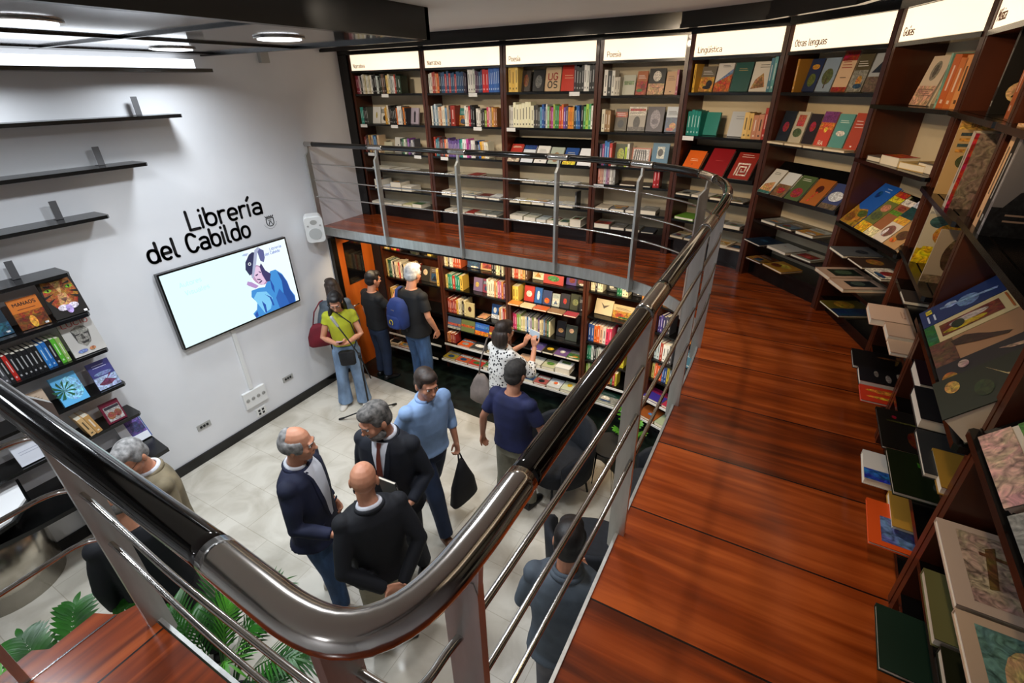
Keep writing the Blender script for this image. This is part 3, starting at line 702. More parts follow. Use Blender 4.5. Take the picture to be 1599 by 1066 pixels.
SHELF_T = 0.022
CASES = {}
def bookcase(key, label, A, B, z0, H, levels, depth=0.30, sign=None, display=None, plinth_in=0.04, ext=None, backs=True, lip=0.006, tags=()):
    A = Vector((*A, 0)); B = Vector((*B, 0)); u = (B - A); W = u.length; u.normalize(); n = Vector((-u.y, u.x, 0))
    Lm = Matrix(((u.x, n.x, 0, A.x), (u.y, n.y, 0, A.y), (0, 0, 1, z0), (0, 0, 0, 1)))
    t = empty('bookcase', matrix=Lm, label=label, cat='bookcase', group=None)
    CASES[key] = (Lm, W, levels, z0, display)
    for x0, x1 in ((0.004, 0.036), (W - 0.036, W - 0.004)):
        m = MB(); m.box((x0, 0, 0), (x1, depth, H)); m.box((x0, -0.006, 0), (x1, 0, H)); m.build('side_panel', M_wood, t)
    m = MB(); m.box((0.03, depth - 0.02, 0), (W - 0.03, depth, H)); m.build('back_panel', M_cream if backs else M_wood, t)
    base = min(levels) - SHELF_T - z0
    m = MB(); m.box((0.036, plinth_in, 0), (W - 0.036, plinth_in + 0.02, base)); m.build('plinth', M_black, t)
    lip0 = lip
    for i, z in enumerate(levels):
        e = (ext or {}).get(i, 0.0); lip = lip0 if i < 3 else 0.006
        m = MB(); m.box((0.036, 0, z - z0 - SHELF_T), (W - 0.036, depth - 0.02, z - z0)); y_ = -lip - e
        m.prism([(0.012, 0.0 if not lip > .01 else -0.008), (0.012, y_ + .012), (0.024, y_), (W - 0.024, y_), (W - 0.012, y_ + .012), (W - 0.012, -0.008), (0.036, -0.008)][0:7] if lip > .01 else [(0.037, 0), (0.037, y_), (W - 0.037, y_), (W - 0.037, 0)], z - z0 - SHELF_T, z - z0)
        m.build('shelf', M_black, t)
        if e > 0.02:
            m = MB(); m.box((0.036, -e - 0.012, z - z0 - SHELF_T), (W - 0.036, -e - 0.004, z - z0 + 0.006)); m.build('shelf_edge', M_plastic, t)
    lip = 0.006
    for i, x in tags:
        z = levels[i] - z0; m = MB(); m.box((x * W, -lip - 0.003, z - 0.04), (x * W + 0.11, -lip - 0.001, z - 0.004)); m.build('price_label', M_plastic, t)
    if display is not None:
        z = levels[display] - z0
        m = MB()
        m.loft([[(x, -0.03, z - 0.012), (x, -0.012, z - 0.012), (x, 0.20, z + 0.235), (x, 0.19, z + 0.245), (x, -0.025, z + 0.008), (x, -0.025, z + 0.02), (x, -0.03, z + 0.02)] for x in (0.04, W - 0.04)], smooth=False)
        m.build('display_board', M_black, t)
    if sign:
        s0 = 3.93 - z0
        m = MB(); m.box((0.036, 0.0, s0), (W - 0.036, 0.10, 4.10 - z0), 1); m.face([(0.04, -0.001, s0 + 0.004), (W - 0.04, -0.001, s0 + 0.004), (W - 0.04, -0.001, 4.098 - z0), (0.04, -0.001, 4.098 - z0)], 0)
        sg = m.build('sign_panel', [M_sign, M_plastic], t)
        m = MB(); letters(m, sign, 0.07, s0 + 0.028, 0.047, None, 0.105, 0.0015, M=Matrix(((1, 0, 0, 0), (0, 0, -1, -0.0012), (0, 1, 0, 0), (0, 0, 0, 1))), joints=6)
        if sign.strip(): m.build('sign_lettering', M_brown, sg)
        m = MB(); m.box((0.03, -0.012, s0 - 0.022), (W - 0.03, 0.12, s0)); m.build('sign_rail', M_black, t)
        m = MB(); m.box((0.03, -0.01, 4.10 - z0), (W - 0.03, 0.02, 4.11 - z0)); m.build('top_rail', M_wood, t)
    return t

# ---- books: x = width from the spine, y = height, z = thickness, front cover at z = t
PAGE = '#e9e0cc'
def book_mb(w, h, t, col, art=None, spine=None, page=PAGE, mb=None, M=None):
    mb = mb or MB(); c = srgb(col); sc = srgb(spine or col); pg = srgb(page); k = min(0.003, t * 0.18)
    mb.box((k, 0.003, k), (w - 0.004, h - 0.003, t - k), 0, pg, M)
    mb.box((0, 0, t - k), (w, h, t), 0, c, M); mb.box((0, 0, 0), (w, h, k), 0, c, M); mb.box((0, 0, k), (k, h, t - k), 0, sc, M)
    if art:
        for i, a in enumerate(art):
            z = t + 0.0004 * (i + 1)
            k_ = a[0]
            if k_ == 'r': P = [(a[1], a[2]), (a[3], a[2]), (a[3], a[4]), (a[1], a[4])]
            elif k_ == 'e': P = [(a[1] + a[3] * math.cos(2 * math.pi * j / 16), a[2] + a[4] * math.sin(2 * math.pi * j / 16)) for j in range(16)]
            elif k_ == 'p': P = a[1]
            elif k_ == 't':
                letters(mb, a[1], a[2] * w, a[3] * h, a[4] * h, a[5] * w, 0.16, 0.0003, 0, srgb(a[6]), M, z, 0); continue
            elif k_ == 'q':      # lines of small print
                n = a[5]; P = None
                for j in range(n):
                    y = a[2] + (a[4] - a[2]) * j / max(1, n - 1) if n > 1 else a[2]
                    x1 = a[3] - (0.12 * (a[3] - a[1]) * ((j * 7) % 3))
                    q = [Vector((a[1] * w, y * h, z)), Vector((x1 * w, y * h, z)), Vector((x1 * w, (y + 0.018) * h, z)), Vector((a[1] * w, (y + 0.018) * h, z))]
                    mb.face([M @ p for p in q] if M is not None else q, 0, srgb(a[6]))
                continue
            q = [Vector((p[0] * w, p[1] * h, z)) for p in P]
            mb.face([M @ p for p in q] if M is not None else q, 1, srgb(a[-1]))
    if spine is not None or t > 0.012:
        lt = sum(srgb(col)) > 1.0
        q = srgb(shade(col, 0.45) if lt else shade(col, 1.65))
        for y0, y1, f in ((0.34, 0.80, 0.24), (0.10, 0.17, 0.36)):
            P = [Vector((-0.0004, y0 * h, t * (0.5 - f / 2))), Vector((-0.0004, y0 * h, t * (0.5 + f / 2))), Vector((-0.0004, y1 * h, t * (0.5 + f / 2))), Vector((-0.0004, y1 * h, t * (0.5 - f / 2)))]
            mb.face([M @ p for p in P] if M is not None else P, 0, q)
    return mb
BOOKS = []      # every book: matrix, size, colours, label, group
CAMP = Vector((0, 0, 3.75))
def add_book(M, w, h, t, col, art=None, label='', group=None, spine=None, page=PAGE, big=1.0, name='book'):
    c = (M @ Vector((w / 2, h / 2, t / 2)))
    ax = [M.to_3x3() @ Vector(v) for v in ((1, 0, 0), (0, 1, 0), (0, 0, 1))]
    d = (c - CAMP); dist = d.length; d.normalize()
    area_ = (abs(ax[0].dot(d)) * h * t + abs(ax[1].dot(d)) * w * t + abs(ax[2].dot(d)) * w * h) / dist ** 2 * big
    BOOKS.append(dict(M=M, s=(w, h, t), col=col, art=art, label=label, group=group, spine=spine, page=page, area=area_, name=name))
def rot(a, ax): return Matrix.Rotation(R(a), 4, ax)
def T(x, y, z): return Matrix.Translation((x, y, z))
SPINE = Matrix(((0, 0, 1, 0), (1, 0, 0, 0), (0, 1, 0, 0), (0, 0, 0, 1)))
FACE = Matrix(((1, 0, 0, 0), (0, 0, -1, 0), (0, 1, 0, 0), (0, 0, 0, 1)))
rng = random.Random(11)
def rart(col, kind=None):
    """a plain cover design: title lines and a picture area"""
    lt = sum(srgb(col)) > 1.0
    ink = shade(col, 0.25) if lt else shade(col, 1.8)
    pal = ['#7a2c1c', '#2b4a6c', '#c08a3c', '#446b3a', '#8c8c84', '#d8c8a0', '#222428', '#a84a30', '#5a6f86', '#e0d8c8']
    kind = kind or rng.choice(['photo', 'photo', 'band', 'frame', 'text'])
    a = []
    if kind == 'photo':
        p, q = rng.choice(pal), rng.choice(pal)
        a += [('r', 0.0, 0.0, 1.0, 0.58, p), ('e', rng.uniform(.3, .7), rng.uniform(.22, .36), rng.uniform(.16, .28), rng.uniform(.12, .2), q), ('e', rng.uniform(.3, .7), rng.uniform(.1, .2), .3, .07, rng.choice(pal))]
        a += [('q', .12, .68, .85, .80, 3, ink)] if False else [('q', .12, .68, .85, .80, 3, ink)]
    elif kind == 'band':
        a += [('r', 0, .62, 1, .86, rng.choice(pal)), ('q', .12, .70, .88, .78, 2, '#f2ead8'), ('e', .5, .32, .26, .18, rng.choice(pal))]
    elif kind == 'frame':
        a += [('r', .12, .12, .88, .62, rng.choice(pal)), ('p', [(.2, .15), (.5, .5), (.8, .18)], rng.choice(pal)), ('q', .15, .74, .85, .84, 2, ink)]
    else:
        a += [('q', .18, .62, .82, .78, 3, ink), ('r', .42, .1, .58, .14, ink)]
    return a

def wherelab(key): return CASES_LAB[key]
CASES_LAB = {}
class Row:
    def __init__(s, key, lev, shelfname, grp):
        s.L, s.W, s.levels, s.z0, s.disp = CASES[key]
        s.z = s.levels[lev] - s.z0; s.x = 0.045; s.i = 0; s.sn = shelfname; s.g = grp
    def lab(s, what, custom=False):
        s.i += 1
        return (f"{what} {s.sn}" if len((what + " " + s.sn).split()) <= 16 else what) if custom else f"{what}, {ORD[s.i - 1]} from left {s.sn}"
    def gap(s, g): s.x += g; return s
    def sp(s, cols, t=0.024, h=0.20, d=0.13, y=0.03, jit=0.12, lean=0, big=1.0, endart=None):
        """spine-out run"""
        for c in cols.split():
            c = '#' + c
            tt = t * rng.uniform(1 - jit * 1.6, 1 + jit * 1.6); hh = h * rng.uniform(1 - jit * .8, 1 + jit * .6)
            if s.x + tt > s.W - 0.04: break
            M = s.L @ T(s.x, y, s.z) @ rot(lean, 'Y') @ SPINE
            add_book(M, d * rng.uniform(.93, 1.05), hh, tt, c, endart, s.lab(cname(c) + ' book spine'), s.g, big=big)
            s.x += tt + 0.0015 + abs(math.sin(R(lean))) * 0.012
        return s
    def fo(s, w, h, col, art=None, t=0.02, lean=12, y=0.12, desc=None, big=1.5, dx=0.012, z=0.0):
        """face-out, leaning back"""
        col = '#' + col
        if s.x + w > s.W - 0.02: s.x = s.W - 0.02 - w
        M = s.L @ T(s.x, y, s.z + z) @ rot(-lean, 'X') @ FACE
        add_book(M, w, h, t, col, art if art is not None else rart(col), s.lab(desc or cname(col) + ' cover', bool(desc) and len(desc) > 14), s.g, big=big)
        s.x += w + dx
        return s
    def disp_(s, w, h, col, art=None, t=0.02, desc=None, lean=41, dx=0.02):
        """lying on the sloping display board"""
        return s.fo(w, h, col, art, t, lean, -0.022, desc or cname('#' + col) + ' book', 2.0, dx, 0.004)
    def fl(s, w, d, t, col, art=None, y=0.0, yaw=0, desc=None, dx=0.015, big=1.5, z=0.0):
        """lying flat, cover up"""
        col = '#' + col
        if s.x + w > s.W - 0.03: s.x = max(0.045, s.W - 0.03 - w)
        if yaw: y = y + w * abs(math.sin(R(yaw))) * (yaw < 0)
        M = s.L @ T(s.x, y, s.z + z) @ rot(yaw, 'Z')
        add_book(M, w, d, t, col, art if art is not None else rart(col), s.lab(desc or 'flat ' + cname(col) + ' book', bool(desc) and len(desc) > 14), s.g, big=big)
        s.x += w + dx
        return s

LV = [3.68, 3.34, 3.0, 2.79, 2.545, 2.34]
UP = [('n1', 'first bookcase on the mezzanine, at the left wall, signed Narrativa', 'Narrativa'), ('n2', 'second mezzanine bookcase from the left, signed Narrativa', 'Narrativa'),
      ('p1', 'wider mezzanine bookcase signed Poesía, third from the left', 'Poesía'), ('p2', 'mezzanine bookcase signed Poesía beside the one signed Lingüística', 'Poesía'),
      ('li', 'mezzanine bookcase signed Lingüística with red and orange display books', 'Lingüística'), ('ol', 'mezzanine bookcase signed Otras lenguas', 'Otras lenguas'),
      ('gu', 'mezzanine bookcase signed Guías with a sloping travel guide display', 'Guías'), ('mu', 'mezzanine bookcase signed Música with the guitar book', 'Música'),
      ('ar', 'nearest full mezzanine bookcase with large art books on its slope', ' '), ('na', 'mezzanine bookcase at the right bottom corner of the view', ' ')]
LEVS = [LV, LV, [3.68, 3.34, 2.98, 2.77, 2.54, 2.34], [3.64, 3.32, 3.0, 2.82, 2.55, 2.36], [3.66, 3.31, 2.97, 2.78, 2.55, 2.36], [3.66, 3.30, 2.90, 2.68, 2.50, 2.34],
        [3.60, 3.28, 2.86, 2.68, 2.50, 2.30], [3.60, 3.24, 2.92, 2.74, 2.59, 2.31], [3.60, 3.27, 2.84, 2.65, 2.45, 2.28], [3.60, 3.27, 2.92, 2.62, 2.44, 2.28]]
DISP = [None, None, 2, None, 2, 2, 2, None, 2, 2]
TAGS = {'n1': ((0, .42), (1, .05), (1, .5), (2, .1), (2, .78)), 'n2': ((0, .58), (1, .62), (2, .15)), 'p1': ((0, .72), (1, .03)), 'p2': ((3, .02),), 'li': ((1, .05),)}
for i, (k, lb, sg) in enumerate(UP):
    bookcase(k, lb, VERT[i], VERT[i + 1], ZP, 4.10 - ZP, LEVS[i], sign=sg, display=DISP[i], plinth_in=0.05 if i < 5 else 0.06, lip=0.006 if i < 6 else 0.045, tags=TAGS.get(k, ()))
tp = empty('wall_post', (-5.19, 4.97, ZP), label='narrow black panel between the white wall and the first bookcase', cat='panel')
m = MB(); m.box((0, 0, 0), (0.14, 0.3, 1.93)); m.build('panel', M_black, tp)

G1 = 'books standing in rows on the mezzanine shelves'; G2 = 'books shown face out on the mezzanine shelves'; G3 = 'books lying flat on the low mezzanine shelves'
def on(k, shelf): return {'n1': f'on {shelf} shelf, leftmost Narrativa case', 'n2': f'on {shelf} shelf, second Narrativa case', 'p1': f'on {shelf} shelf, left Poesía case',
                          'p2': f'on {shelf} shelf, right Poesía case', 'li': f'on {shelf} Lingüística shelf', 'ol': f'on {shelf} Otras lenguas shelf', 'gu': f'on {shelf} Guías shelf', 'mu': f'on {shelf} Música shelf',
                          'ar': f'on {shelf} shelf right of Música', 'na': f'on {shelf} shelf, bottom right corner'}[k]
NM = ['top', 'second', 'third', 'fourth', 'fifth', 'lowest']
def row(k, l, g=G1): return Row(k, l, on(k, NM[l]), g)
# Narrativa, leftmost
row('n1', 0).sp('7c2030 8c3044 d8c0c0 30302c e8e4dc ded6c0 d0c498 ece8e0 e0dcc8 cfc4a0 f0ece4').sp('161616 1c1a18 d8e0dc 20241c 2a3428 6c5040 2c2420', .028).gap(.01).sp('e8c878 e0d8b8 8a8c88 b8bcb8 e8e4e0 b04030 28342a', .024).sp('2c4030', .05)
row('n1', 1).sp('3c8c80 309080 282826 1a1a1c 40443c').fo(.13, .19, 'e8e6e0', [('e', .5, .5, .1, .2, '#c8b860')]).fo(.13, .19, 'e4e0d8').sp('e0a030 caa040 e8e0d0 3a2a20 181818 141414 20201c 28201c e87a30 f0f0ec f0ece8 ece8e0 383430 e88a40 202022', .022).fo(.12, .18, 'b0a4b4', [('p', [(.4, .1), (.6, .1), (.62, .7), (.5, .85), (.38, .7)], '#26222c')])
row('n1', 2).sp('883c34 503028 2c2c30 c8a060 784838 c8b890 3868a8 78a8d0 302c30 e8c8a0').fo(.14, .12, 'c8c4a8').gap(.03).fo(.16, .18, 'd6d2c8', [('e', .35, .5, .06, .05, '#222'+'222'), ('e', .6, .62, .06, .05, '#222222'), ('e', .68, .4, .06, .05, '#222222')]).sp('2c3c34 487858 e8ecd8 687860 8848a0 38304c d0d0d0 5c5c64', .026, .17)
row('n1', 3, G3).gap(.1).fl(.12, .18, .03, 'e6e0cc').fl(.16, .2, .03, 'e0dac8').fl(.16, .2, .02, 'e6e2d4').fl(.16, .2, .014, 'd8d0c0')
row('n1', 4, G3).gap(.1).fl(.13, .2, .12, 'ece6d4').fl(.12, .2, .05, 'd4dce8').fl(.17, .2, .10, 'f0ece0').fl(.16, .2, .06, 'ece6d8')
row('n1', 5, G3).fl(.16, .2, .03, 'e6e0d0').fl(.18, .2, .03, 'b8b4a4').fl(.16, .2, .03, 'e0dccc').fl(.15, .2, .03, 'd8d49c').fl(.15, .2, .05, 'e6e4d0')
# Narrativa, second
row('n2', 0).sp('d8d8d0 e0d8c8 b04838 a84030 c89060 e87840').sp('1c1c20').sp('284c78 30587c c04848 2c5078 b84848 285078 30587c c04c4c 2c547c 305c84 34547c 2c4c74', .023).sp('38303c 3c2c44', .02, .19).gap(.02).sp('f0f0ea ece8e0 d8dcd0', .028, .22).sp('5c3c54 483850 385878 2c4068').sp('d02828 c82428', .038, .21).sp('2c60b0 3468b8 2c5cb0 3468b4 2c60ac 2858a4', .021, .24)
row('n2', 1).sp('ece4d8 4c6474 d4e0e8 6c8898', .025, .22).sp('e0c8b0 b87848 e8dcc8 ece0c8 78a0c0 c8a888 3c3434').sp('a03020', .05, .2).fo(.12, .18, '3c8c84').sp('f0f0e8 e8d8c8').sp('c03038 201c20 1c1c1c', .026).gap(.02).sp('e8e4dc dcd8d0 403c38 2c2828 90a040', .026, .18).sp('c84060 e8b8b0 a08878 d8a048 b87848 8c5c38', .022)
row('n2', 2).sp('a83c2c 3c8090 38707c 602c2c 88403c 3c4c58 e86830 e0c0a8').sp('604888 6c5090 5c4484 7058a0 684c8c 604888 5c4488 6c509c', .02, .19).sp('207868 309888').sp('f0f0ee e8e4ea c850a0 7c3878 e8e8e4 e0d8d4 1c2028 28242c', .026, .19).sp('1c58b0 e8b030 e8c088 f0ece0 ece4c8', .024, .18, lean=-6)
row('n2', 3, G3).gap(.15).fl(.14, .2, .016, 'd6cfbc').fl(.16, .2, .014, 'c8bca4').fl(.15, .2, .02, '8c2420')
row('n2', 4, G3).gap(.08).fl(.14, .2, .05, 'ebe6da').fl(.16, .2, .04, 'e6e0d0').fl(.16, .2, .04, 'd8d4c4').fl(.17, .2, .025, '6c2c28').fl(.14, .2, .035, 'e8e8e4')
row('n2', 5, G3).gap(.1).fl(.13, .2, .025, 'e4dccc').fl(.16, .2, .02, 'dcd4c0').fl(.12, .2, .02, 'a03028').fl(.16, .2, .03, 'cdc8b8').fl(.14, .2, .03, '7c8078')
# Poesía, left
row('p1', 0).sp('e8c060 e0b450 e8c468', .04, .24).fo(.10, .20, '2c2018', [('e', .5, .5, .3, .3, '#7a4a1c')]).gap(.02).fo(.13, .2, '1c1c1e', [('e', .5, .45, .3, .3, '#70706c')]).fo(.17, .22, 'd8b890', [('t', 'UG', .15, .45, .32, .7, '#a02c24'), ('t', 'OS', .15, .12, .3, .7, '#2c2420')], desc='cream cover with big red and black figures').fo(.16, .23, 'd0341c', [('q', .2, .5, .8, .6, 2, '#f0c8a0')]).sp('38202c 2c2c2c 303230 2c2e2c e8e6e0 dcdcd4', .024, .22).sp('222524 262928 222524 262928 222524 262928', .026, .22)
row('p1', 1).sp('c8c4b8 d4d0c8').sp('ece8c8 ece8cc ece6c4 e8e4c4 ece8c8 e8e4c0 ece8cc', .034, .23).sp('3c3c3c 484440 444848', .024, .21).sp('70a8c8 2c58a0 283c70 d8d8d0 84b87c 88403c b84898 a8c058 408850 3c8848 c84838 e07038 7c50a0 50486c e09830 e88830 e8a040 3c3c40', .0215, .215).sp('3c74b0 2858a0', .022, .21, lean=-5).sp('181818 4c9850 a0c850 50a060 e8e8dc 98a898 a8c0c8 c8b888 d8cc98 ecd888', .024, .22)
d = row('p1', 2, G2); d.disp_(.145, .22, 'b03428', [('r', 0, .0, 1, .45, '#c8b8a0'), ('q', .1, .8, .9, .86, 2, '#f0e0c0'), ('e', .5, .3, .3, .2, '#7c6858')], desc='red and white poetry book').disp_(.145, .21, 'd8dce0', [('r', 0, .75, 1, 1, '#2c4880'), ('r', .1, .3, .9, .5, '#4468a0')]).disp_(.145, .21, 'e4e0d8').disp_(.15, .2, 'a8b0a0', [('e', .5, .4, .25, .3, '#9c7858')]).disp_(.145, .2, '284c8c', [('r', 0, .0, 1, .35, '#e0c840'), ('q', .2, .6, .8, .7, 2, '#e8e0c0')], desc='blue and yellow book').disp_(.15, .2, 'e8e8e8', [('e', .45, .4, .2, .15, '#b83c30'), ('e', .5, .3, .2, .1, '#282428')])
row('p1', 3, G3).gap(.17).fl(.14, .2, .016, 'd4ccb8').fl(.15, .2, .02, 'dcd4bc').fl(.16, .2, .014, 'c0c8c0').fl(.14, .2, .02, 'e4e4e0')
row('p1', 4, G3).fl(.13, .2, .02, 'e8e0cc').fl(.13, .2, .02, 'e0d098').fl(.15, .2, .03, 'ddd4c0').fl(.15, .2, .02, 'c8ccd4').fl(.17, .2, .03, 'dcd8c8').sp('2c2c2c', .02, .17)
row('p1', 5, G3).fl(.17, .2, .055, 'e8e2d0').fl(.15, .2, .05, 'e0dcc4').fl(.12, .2, .04, 'd0d8d4').fl(.12, .2, .04, 'dcd0b8').fl(.13, .2, .035, 'd8d4bc').fl(.13, .2, .08, 'e8e2cc')
# Poesía, right
row('p2', 0).sp('ece6dc 242424 e0dcd0', .035, .22).sp('c8c0b0 b8b0a0', .026, .16).fo(.12, .17, 'c0c0b0', [('r', .1, .5, .9, .7, '#8a9c78')]).fo(.10, .2, 'b06840').fo(.15, .22, '1c1c1c', [('r', 0, 0, 1, .42, '#c09870'), ('e', .5, .7, .25, .2, '#d8d0c4'), ('q', .25, .25, .75, .3, 1, '#302820')], desc='black and tan book with a grey portrait').fo(.1, .19, 'c8a078').sp('a0405c', .022).sp('1a1c1a 1f211f 1a1c1a 1f211f', .04, .22)
row('p2', 1).sp('d8d0b8 8c6c48 a08058', .03, .2).gap(.02).fo(.12, .2, '504838').fo(.17, .22, 'a0988c', [('r', 0, .65, 1, .98, '#d8d0c0'), ('r', .05, .82, .95, .92, '#a83830'), ('q', .05, .70, .95, .76, 2, '#302c28'), ('e', .5, .35, .2, .26, '#403c38'), ('r', 0, 0, 1, .18, '#5c5650')], desc='grey portrait book with red title').fo(.16, .22, '48434c', [('e', .5, .5, .3, .38, '#908890'), ('e', .5, .4, .2, .12, '#5c5460')], desc='dark cover with a large grey face').gap(.01).fo(.13, .22, 'c4ccd4')
row('p2', 2).sp('2c3850 90406c 3c70b0 3c78b4 b83c34', .026, .22).fo(.12, .2, '384020', [('e', .5, .5, .3, .3, '#a0a840')]).sp('b8d048 e8e8d8', .02).fo(.19, .17, 'b8745c', [('r', .08, .08, .92, .92, '#d8d4d0')] + [('p', [(.1 + .13 * k, .1), (.16 + .13 * k, .1), (.24 + .1 * k, .9), (.18 + .1 * k, .9)], '#201c20') for k in range(6)], desc='brown book with zebra stripe picture').fo(.16, .22, '2c6c8c', [('r', .3, .35, .75, .85, '#c8ccc0'), ('e', .5, .6, .16, .16, '#202428')], desc='blue book with small framed picture')
row('p2', 3).sp('b87060 d0a088 c09080 c8c8c0 a888a8 905c70 e8e4dc b8b4ac 888884', .02, .19).gap(.06).fl(.16, .2, .016, '58483c').fl(.14, .2, .012, '484440').sp('b02028 a01820', .03, .2)
row('p2', 4, G3).fl(.15, .2, .03, 'c4b49c').fl(.15, .2, .03, '707070').fl(.14, .2, .03, 'a8a4a0').fl(.16, .2, .045, '8a867c')
row('p2', 5, G3).fl(.17, .2, .05, 'a8a498').fl(.15, .2, .03, '78746c').fl(.15, .2, .03, '686860').fl(.13, .2, .015, '383c44')
# Lingüística
row('li', 0, G2).sp('e0b040', .022, .22).fo(.13, .2, '6c6458').fo(.14, .22, 'd8d4d0', [('p', [(0, .0), (1, .0), (1, .62), (0, .3)], '#b85c28'), ('p', [(0, .3), (1, .62), (1, .8)], '#6c88b0'), ('q', .3, .86, .8, .9, 2, '#606060')], desc='white cover with orange and blue wedge').fo(.15, .22, '1c5450', [('q', .25, .72, .75, .78, 2, '#b0a060')], desc='dark teal cover').fo(.16, .22, 'e0dcd4', [('p', [(.05, .08), (.75, .15), (.55, .62), (.2, .4)], '#b88c58'), ('p', [(.1, .1), (.7, .15), (.5, .5)], '#8c6438'), ('q', .3, .8, .8, .88, 2, '#504c48')], desc='white cover with a tan folded sheet').sp('3c7c98 58a0a8 409098', .022, .24)
row('li', 1).sp('187c70 188074 188478 0c8074', .03, .2).fo(.13, .19, '147c70', []).gap(.09).fo(.15, .2, 'b8bcc0', [('q', .3, .7, .8, .8, 2, '#787c80')]).sp('e8c478 e0b868', .042, .2).sp('c88868 d09070', .042, .2).sp('b82c20 c03024', .03, .25)
row('li', 2, G2).gap(.03).disp_(.17, .24, 'e0641c', [('q', .3, .55, .75, .62, 2, '#f0c8a0'), ('e', .5, .4, .03, .02, '#401808')], desc='orange book', t=.03).gap(.03).disp_(.2, .28, '8c1018', [('q', .35, .55, .7, .58, 1, '#b04040')], desc='large plain crimson book', t=.03).gap(.03).disp_(.18, .26, '94281c', [('q', .2, .82, .8, .9, 2, '#e8d0c0')] + [('r', .2, .12, .26, .6, '#e8d8c8'), ('r', .2, .54, .8, .6, '#e8d8c8'), ('r', .74, .12, .8, .6, '#e8d8c8'), ('r', .32, .12, .8, .17, '#e8d8c8'), ('r', .32, .12, .38, .48, '#e8d8c8'), ('r', .32, .43, .68, .48, '#e8d8c8'), ('r', .62, .24, .68, .48, '#e8d8c8'), ('r', .45, .24, .68, .29, '#e8d8c8'), ('r', .45, .24, .5, .36, '#e8d8c8')], desc='dark red book with a square spiral', t=.03)
row('li', 3, G3).fl(.15, .22, .016, '989484').fl(.17, .2, .02, 'd8d0c0').fl(.13, .2, .02, 'c4b49c').gap(.02).fl(.15, .2, .014, '5c5448')
row('li', 4, G3).gap(.02).fl(.2, .22, .025, '6c9c30', [], desc='green book lying flat').fl(.16, .2, .02, 'd8d0b8').gap(.1).fl(.17, .2, .03, 'dcc8a0')
row('li', 5, G3).fl(.14, .2, .02, 'd8bc88').fl(.16, .2, .02, 'dcc8a8').gap(.1).fl(.17, .2, .03, 'd8c4a0').fl(.14, .2, .02, 'c8a888')
# Otras lenguas
r_ = row('ol', 0, G2); r_.gap(.06).sp('b88430', .02, .21).fo(.115, .22, '24345c', [('e', .5, .35, .3, .2, '#5c6c38'), ('e', .5, .75, .3, .08, '#c89838')]).fo(.13, .22, '8ca0b8', [('e', .5, .45, .34, .24, '#54603c'), ('r', .46, .1, .54, .4, '#4c3c28')], desc='pale blue cover with a round tree').fo(.12, .25, 'd8b898', [('r', 0, .78, 1, 1, '#98201c'), ('q', .15, .6, .85, .74, 3, '#98201c'), ('r', 0, 0, 1, .12, '#98301c'), ('q', .3, .35, .7, .38, 1, '#302018')], desc='cream and red book').fo(.11, .23, '544c34').fo(.14, .23, 'a8b0b8', [('p', [(.1, .5), (.5, .82), (.9, .5)], '#20283c'), ('r', 0, 0, 1, .4, '#6c5c50')], desc='cover with a dark mountain').fo(.1, .22, '2c3038')
r_ = row('ol', 1, G2); r_.fo(.12, .23, '1c2430', [('e', .5, .5, .25, .16, '#9c2c30')], y=.05).fo(.12, .23, 'c0b8a4', [('r', .2, .55, .8, .9, '#c05c48'), ('e', .5, .35, .35, .14, '#4c6040')], y=.05).fo(.105, .22, '241c24', [('e', .5, .6, .25, .16, '#a83028')], y=.05).fo(.12, .24, 'c84838', [('r', 0, .7, 1, 1, '#7c3c7c'), ('r', 0, .5, 1, .7, '#d87838'), ('e', .5, .5, .12, .08, '#f0d050'), ('t', 'RA', .3, .06, .13, .4, '#f0e0d0')], y=.05, desc='sunset cover in purple and orange').fo(.12, .23, '5c9c98', [('q', .2, .75, .8, .8, 2, '#d0e8e0'), ('e', .5, .45, .3, .08, '#e8e0d8')], y=.05).fo(.1, .24, 'b84830', y=.05)
r_ = row('ol', 1, G3); r_.gap(.02).i = 8
for q in range(4): r_.fl(.17, .12, .014, 'e4d4b0', [], y=-.06, big=.6)
r_ = row('ol', 2, G2); r_.disp_(.13, .23, 'dcd8cc', [('p', [(0, 0), (1, .1), (.8, .5), (.1, .35)], '#c89860'), ('q', .2, .78, .7, .84, 2, '#585450'), ('r', 0, 0, 1, .1, '#3c7068')]).disp_(.13, .22, 'd8dcdc', [('r', 0, .0, 1, .5, '#7c5c3c'), ('e', .5, .25, .3, .12, '#a83828')]).disp_(.14, .22, '4c6038', [('e', .5, .3, .35, .2, '#982c28'), ('q', .2, .8, .8, .86, 2, '#e0e0d0')]).disp_(.15, .22, 'a86024', [('e', .5, .6, .2, .15, '#4c2010'), ('p', [(.3, .1), (.38, .1), (.55, .5), (.45, .5)], '#c84828')], desc='orange cookery book on the sloping display').disp_(.14, .21, '3c4878', [('e', .5, .5, .4, .2, '#d8dce0'), ('r', 0, 0, 1, .2, '#6c5c48')])
row('ol', 3, G3).gap(.1).fl(.16, .2, .02, '98968c', y=-.02).fl(.16, .2, .014, '74644c', y=-.02).gap(.03).fl(.17, .2, .02, 'b4b8b0', y=-.02)
row('ol', 4, G3).fl(.22, .24, .014, '1c2c3c', [('e', .5, .5, .2, .1, '#2c5068')], y=-.09, yaw=-6, desc='dark blue slim book lying flat').gap(.02).fl(.22, .2, .022, 'b4b0a4', [('e', .3, .6, .05, .03, '#b83c28')], y=-.06, yaw=-4).fl(.2, .2, .016, '8c8878', y=-.02)
row('ol', 5, G3).gap(.04).fl(.18, .2, .014, '6c3c1c', y=-.04).fl(.24, .2, .016, 'b8842c', [('e', .5, .6, .3, .2, '#d8c048'), ('e', .3, .4, .2, .2, '#7c4420')], y=-.05, yaw=-5)
